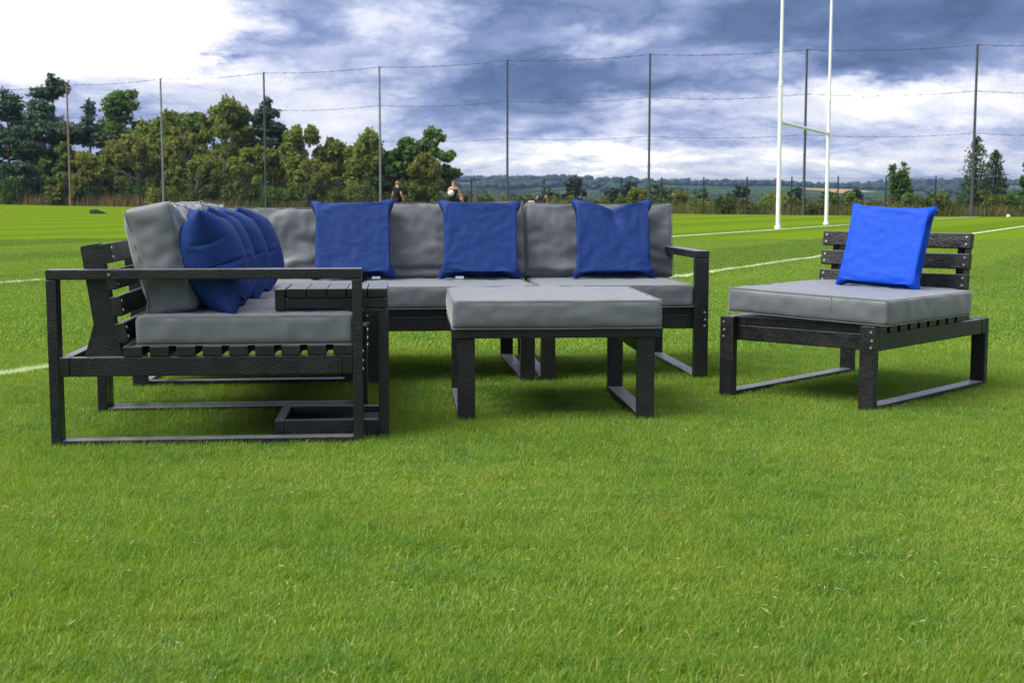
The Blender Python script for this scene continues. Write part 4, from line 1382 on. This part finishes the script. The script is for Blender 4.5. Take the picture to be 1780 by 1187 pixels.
stand = dict(pelvis=(0, 0, .95), waist=(0, 0, 1.10), chest=(0, 0, 1.34), neck=(0, 0, 1.50), head0=(0, -.01, 1.60), head1=(0, -.015, 1.70),
             shL=(-.19, 0, 1.43), elL=(-.25, .03, 1.16), wrL=(-.30, -.06, .95), handL=(-.31, -.08, .88),
             shR=(.19, 0, 1.43), elR=(.27, .03, 1.16), wrR=(.37, -.02, .96), handR=(.40, -.03, .88),
             hipL=(-.10, 0, .90), knL=(-.11, -.02, .50), anL=(-.12, .02, .09), toeL=(-.14, -.13, .04),
             hipR=(.10, 0, .90), knR=(.11, -.02, .50), anR=(.12, .02, .09), toeR=(.14, -.13, .04))
walk = dict(stand, knL=(-.11, -.14, .52), anL=(-.12, .05, .11), knR=(.11, .05, .50), anR=(.12, .24, .13), toeR=(.13, .10, .05))
hold = dict(stand, elL=(-.25, -.06, 1.17), wrL=(-.18, -.24, 1.16), handL=(-.13, -.27, 1.17))
sit = dict(pelvis=(0, .10, .16), waist=(0, .06, .32), chest=(0, -.02, .56), neck=(0, -.07, .70), head0=(0, -.12, .79), head1=(0, -.15, .885),
           shL=(-.19, -.02, .65), elL=(-.28, -.14, .42), wrL=(-.20, -.36, .44), handL=(-.15, -.42, .45),
           shR=(.19, -.02, .65), elR=(.28, -.14, .42), wrR=(.20, -.36, .44), handR=(.15, -.42, .45),
           hipL=(-.11, .06, .13), knL=(-.20, -.34, .44), anL=(-.14, -.52, .09), toeL=(-.15, -.68, .04),
           hipR=(.11, .06, .13), knR=(.20, -.34, .44), anR=(.14, -.52, .09), toeR=(.15, -.68, .04))
bend = dict(pelvis=(0, .18, .82), waist=(0, .08, .94), chest=(0, -.14, 1.02), neck=(0, -.30, 1.0), head0=(0, -.38, .96), head1=(0, -.44, .89),
            shL=(-.19, -.16, 1.06), elL=(-.24, -.24, .80), wrL=(-.20, -.30, .58), handL=(-.18, -.31, .50),
            shR=(.19, -.16, 1.06), elR=(.24, -.24, .80), wrR=(.20, -.30, .58), handR=(.18, -.31, .50),
            hipL=(-.11, .16, .78), knL=(-.14, -.06, .46), anL=(-.14, .08, .09), toeL=(-.15, -.08, .04),
            hipR=(.11, .16, .78), knR=(.14, -.06, .46), anR=(.14, .08, .09), toeR=(.15, -.08, .04))
person(692, 63, 'person in black T-shirt standing with back half turned, arms down', walk, 2.5)
pb = person(789, 62, 'person in black vest standing with a white ball against the chest', hold, .1, sleeveless=True)
person(804, 62.6, 'person in black sitting low behind the ball carrier', dict(sit, **{k: (v[0], v[1], v[2] + .35) for k, v in sit.items() if k[:2] in ('pe', 'wa', 'ch', 'ne', 'he', 'sh')}, hipL=(-.11, .06, .48), hipR=(.11, .06, .48)), -.3, 'hair_brown')
person(940, 58, 'person in black bending forward with arms hanging down', bend, 2.9, 'hair_brown', True)

bm = bmesh.new(); bmesh.ops.create_uvsphere(bm, u_segments=24, v_segments=16, radius=.13)
for v in bm.verts:
    v.co.z *= 1.28; v.co *= 1 - .10 * abs(v.co.z) / .166
bp = pb.matrix_basis @ Vector((-.13, -.36, 1.20))
tag(obj('rugby_ball', bm_mesh('rugby_ball', bm, 'white_ball', True), None, bp, (.3, .25, 0)), 'white ball held against the chest of the standing player', 'ball')
X = (930 - 890) / 2300 * 58.6
e = empty('storage_box', (X, 58.6, float(gz(X, 58.6)))); tag(e, 'white box beside the bending player', 'box')
board('box_body', (-.28, -.2, 0), (.28, .2, .80), e, 'crate_white', .02); board('lid', (-.30, -.22, .802), (.30, .22, .86), e, 'crate_white', .015)


def gball(name, px, py, Y, rad, material, label):
    X = (px - 890) / 2300 * Y; bm = bmesh.new(); bmesh.ops.create_uvsphere(bm, u_segments=20, v_segments=14, radius=rad)
    for v in bm.verts: v.co *= 1 - .02 * (math.sin(v.co.x / rad * 9) > .8)
    tag(obj(name, bm_mesh(name, bm, material, True), None, (X, Y, float(gz(X, Y)) + rad * .95)), label, 'ball')


gball('ball', 1, 378, 66, .135, 'pink_ball', 'salmon pink ball on the grass at the left edge')
gball('ball', 1749, 380, 72, .10, 'white_ball', 'small white ball on the grass at the far right')
# dropped coat on the far grass
bm = bmesh.new(); bmesh.ops.create_uvsphere(bm, u_segments=26, v_segments=14, radius=1)
for v in bm.verts:
    f = 1 + .35 * noise.noise(v.co * 2.1) + .18 * noise.noise(v.co * 5)
    v.co = Vector((v.co.x * .46 * f, v.co.y * .3 * f, max(-.02, v.co.z * .17 * f * (1.25 - .8 * v.co.x))))
X = (173 - 890) / 2300 * 76
tag(obj('dropped_coat', bm_mesh('dropped_coat', bm, 'black_cloth', True), None, (X, 76, float(gz(X, 76)))), 'black coat lying crumpled on the far left grass', 'coat')

# ------------------------------------------------------------------ the air over the valley
m, t, out = mat('haze')
pv = t.new('ShaderNodeVolumePrincipled'); t.put(pv.inputs['Color'], (.30, .50, .92)); pv.inputs['Density'].default_value = HAZE_D
pv.inputs['Anisotropy'].default_value = .2
t.l.new(pv.outputs[0], out.inputs['Volume'])
bm = bmesh.new(); bmesh.ops.create_cube(bm, size=1)
zlo, zhi = float(GV[:, 2].min()) - 1.5, float(max(GV[:, 2].max(), V.reshape(-1, 3)[:, 2].max() if False else 0)) + 24.0
bmesh.ops.scale(bm, vec=(2 * abs(xs).max() + 40, ys.max() - ys.min() + 40, zhi - zlo), verts=bm.verts)
hz = obj('haze', bm_mesh('haze', bm, 'haze'), None, (0, (ys.max() + ys.min()) / 2, (zhi + zlo) / 2))
tag(hz, 'pale blue haze hanging over the valley and hills', 'haze', kind='stuff')
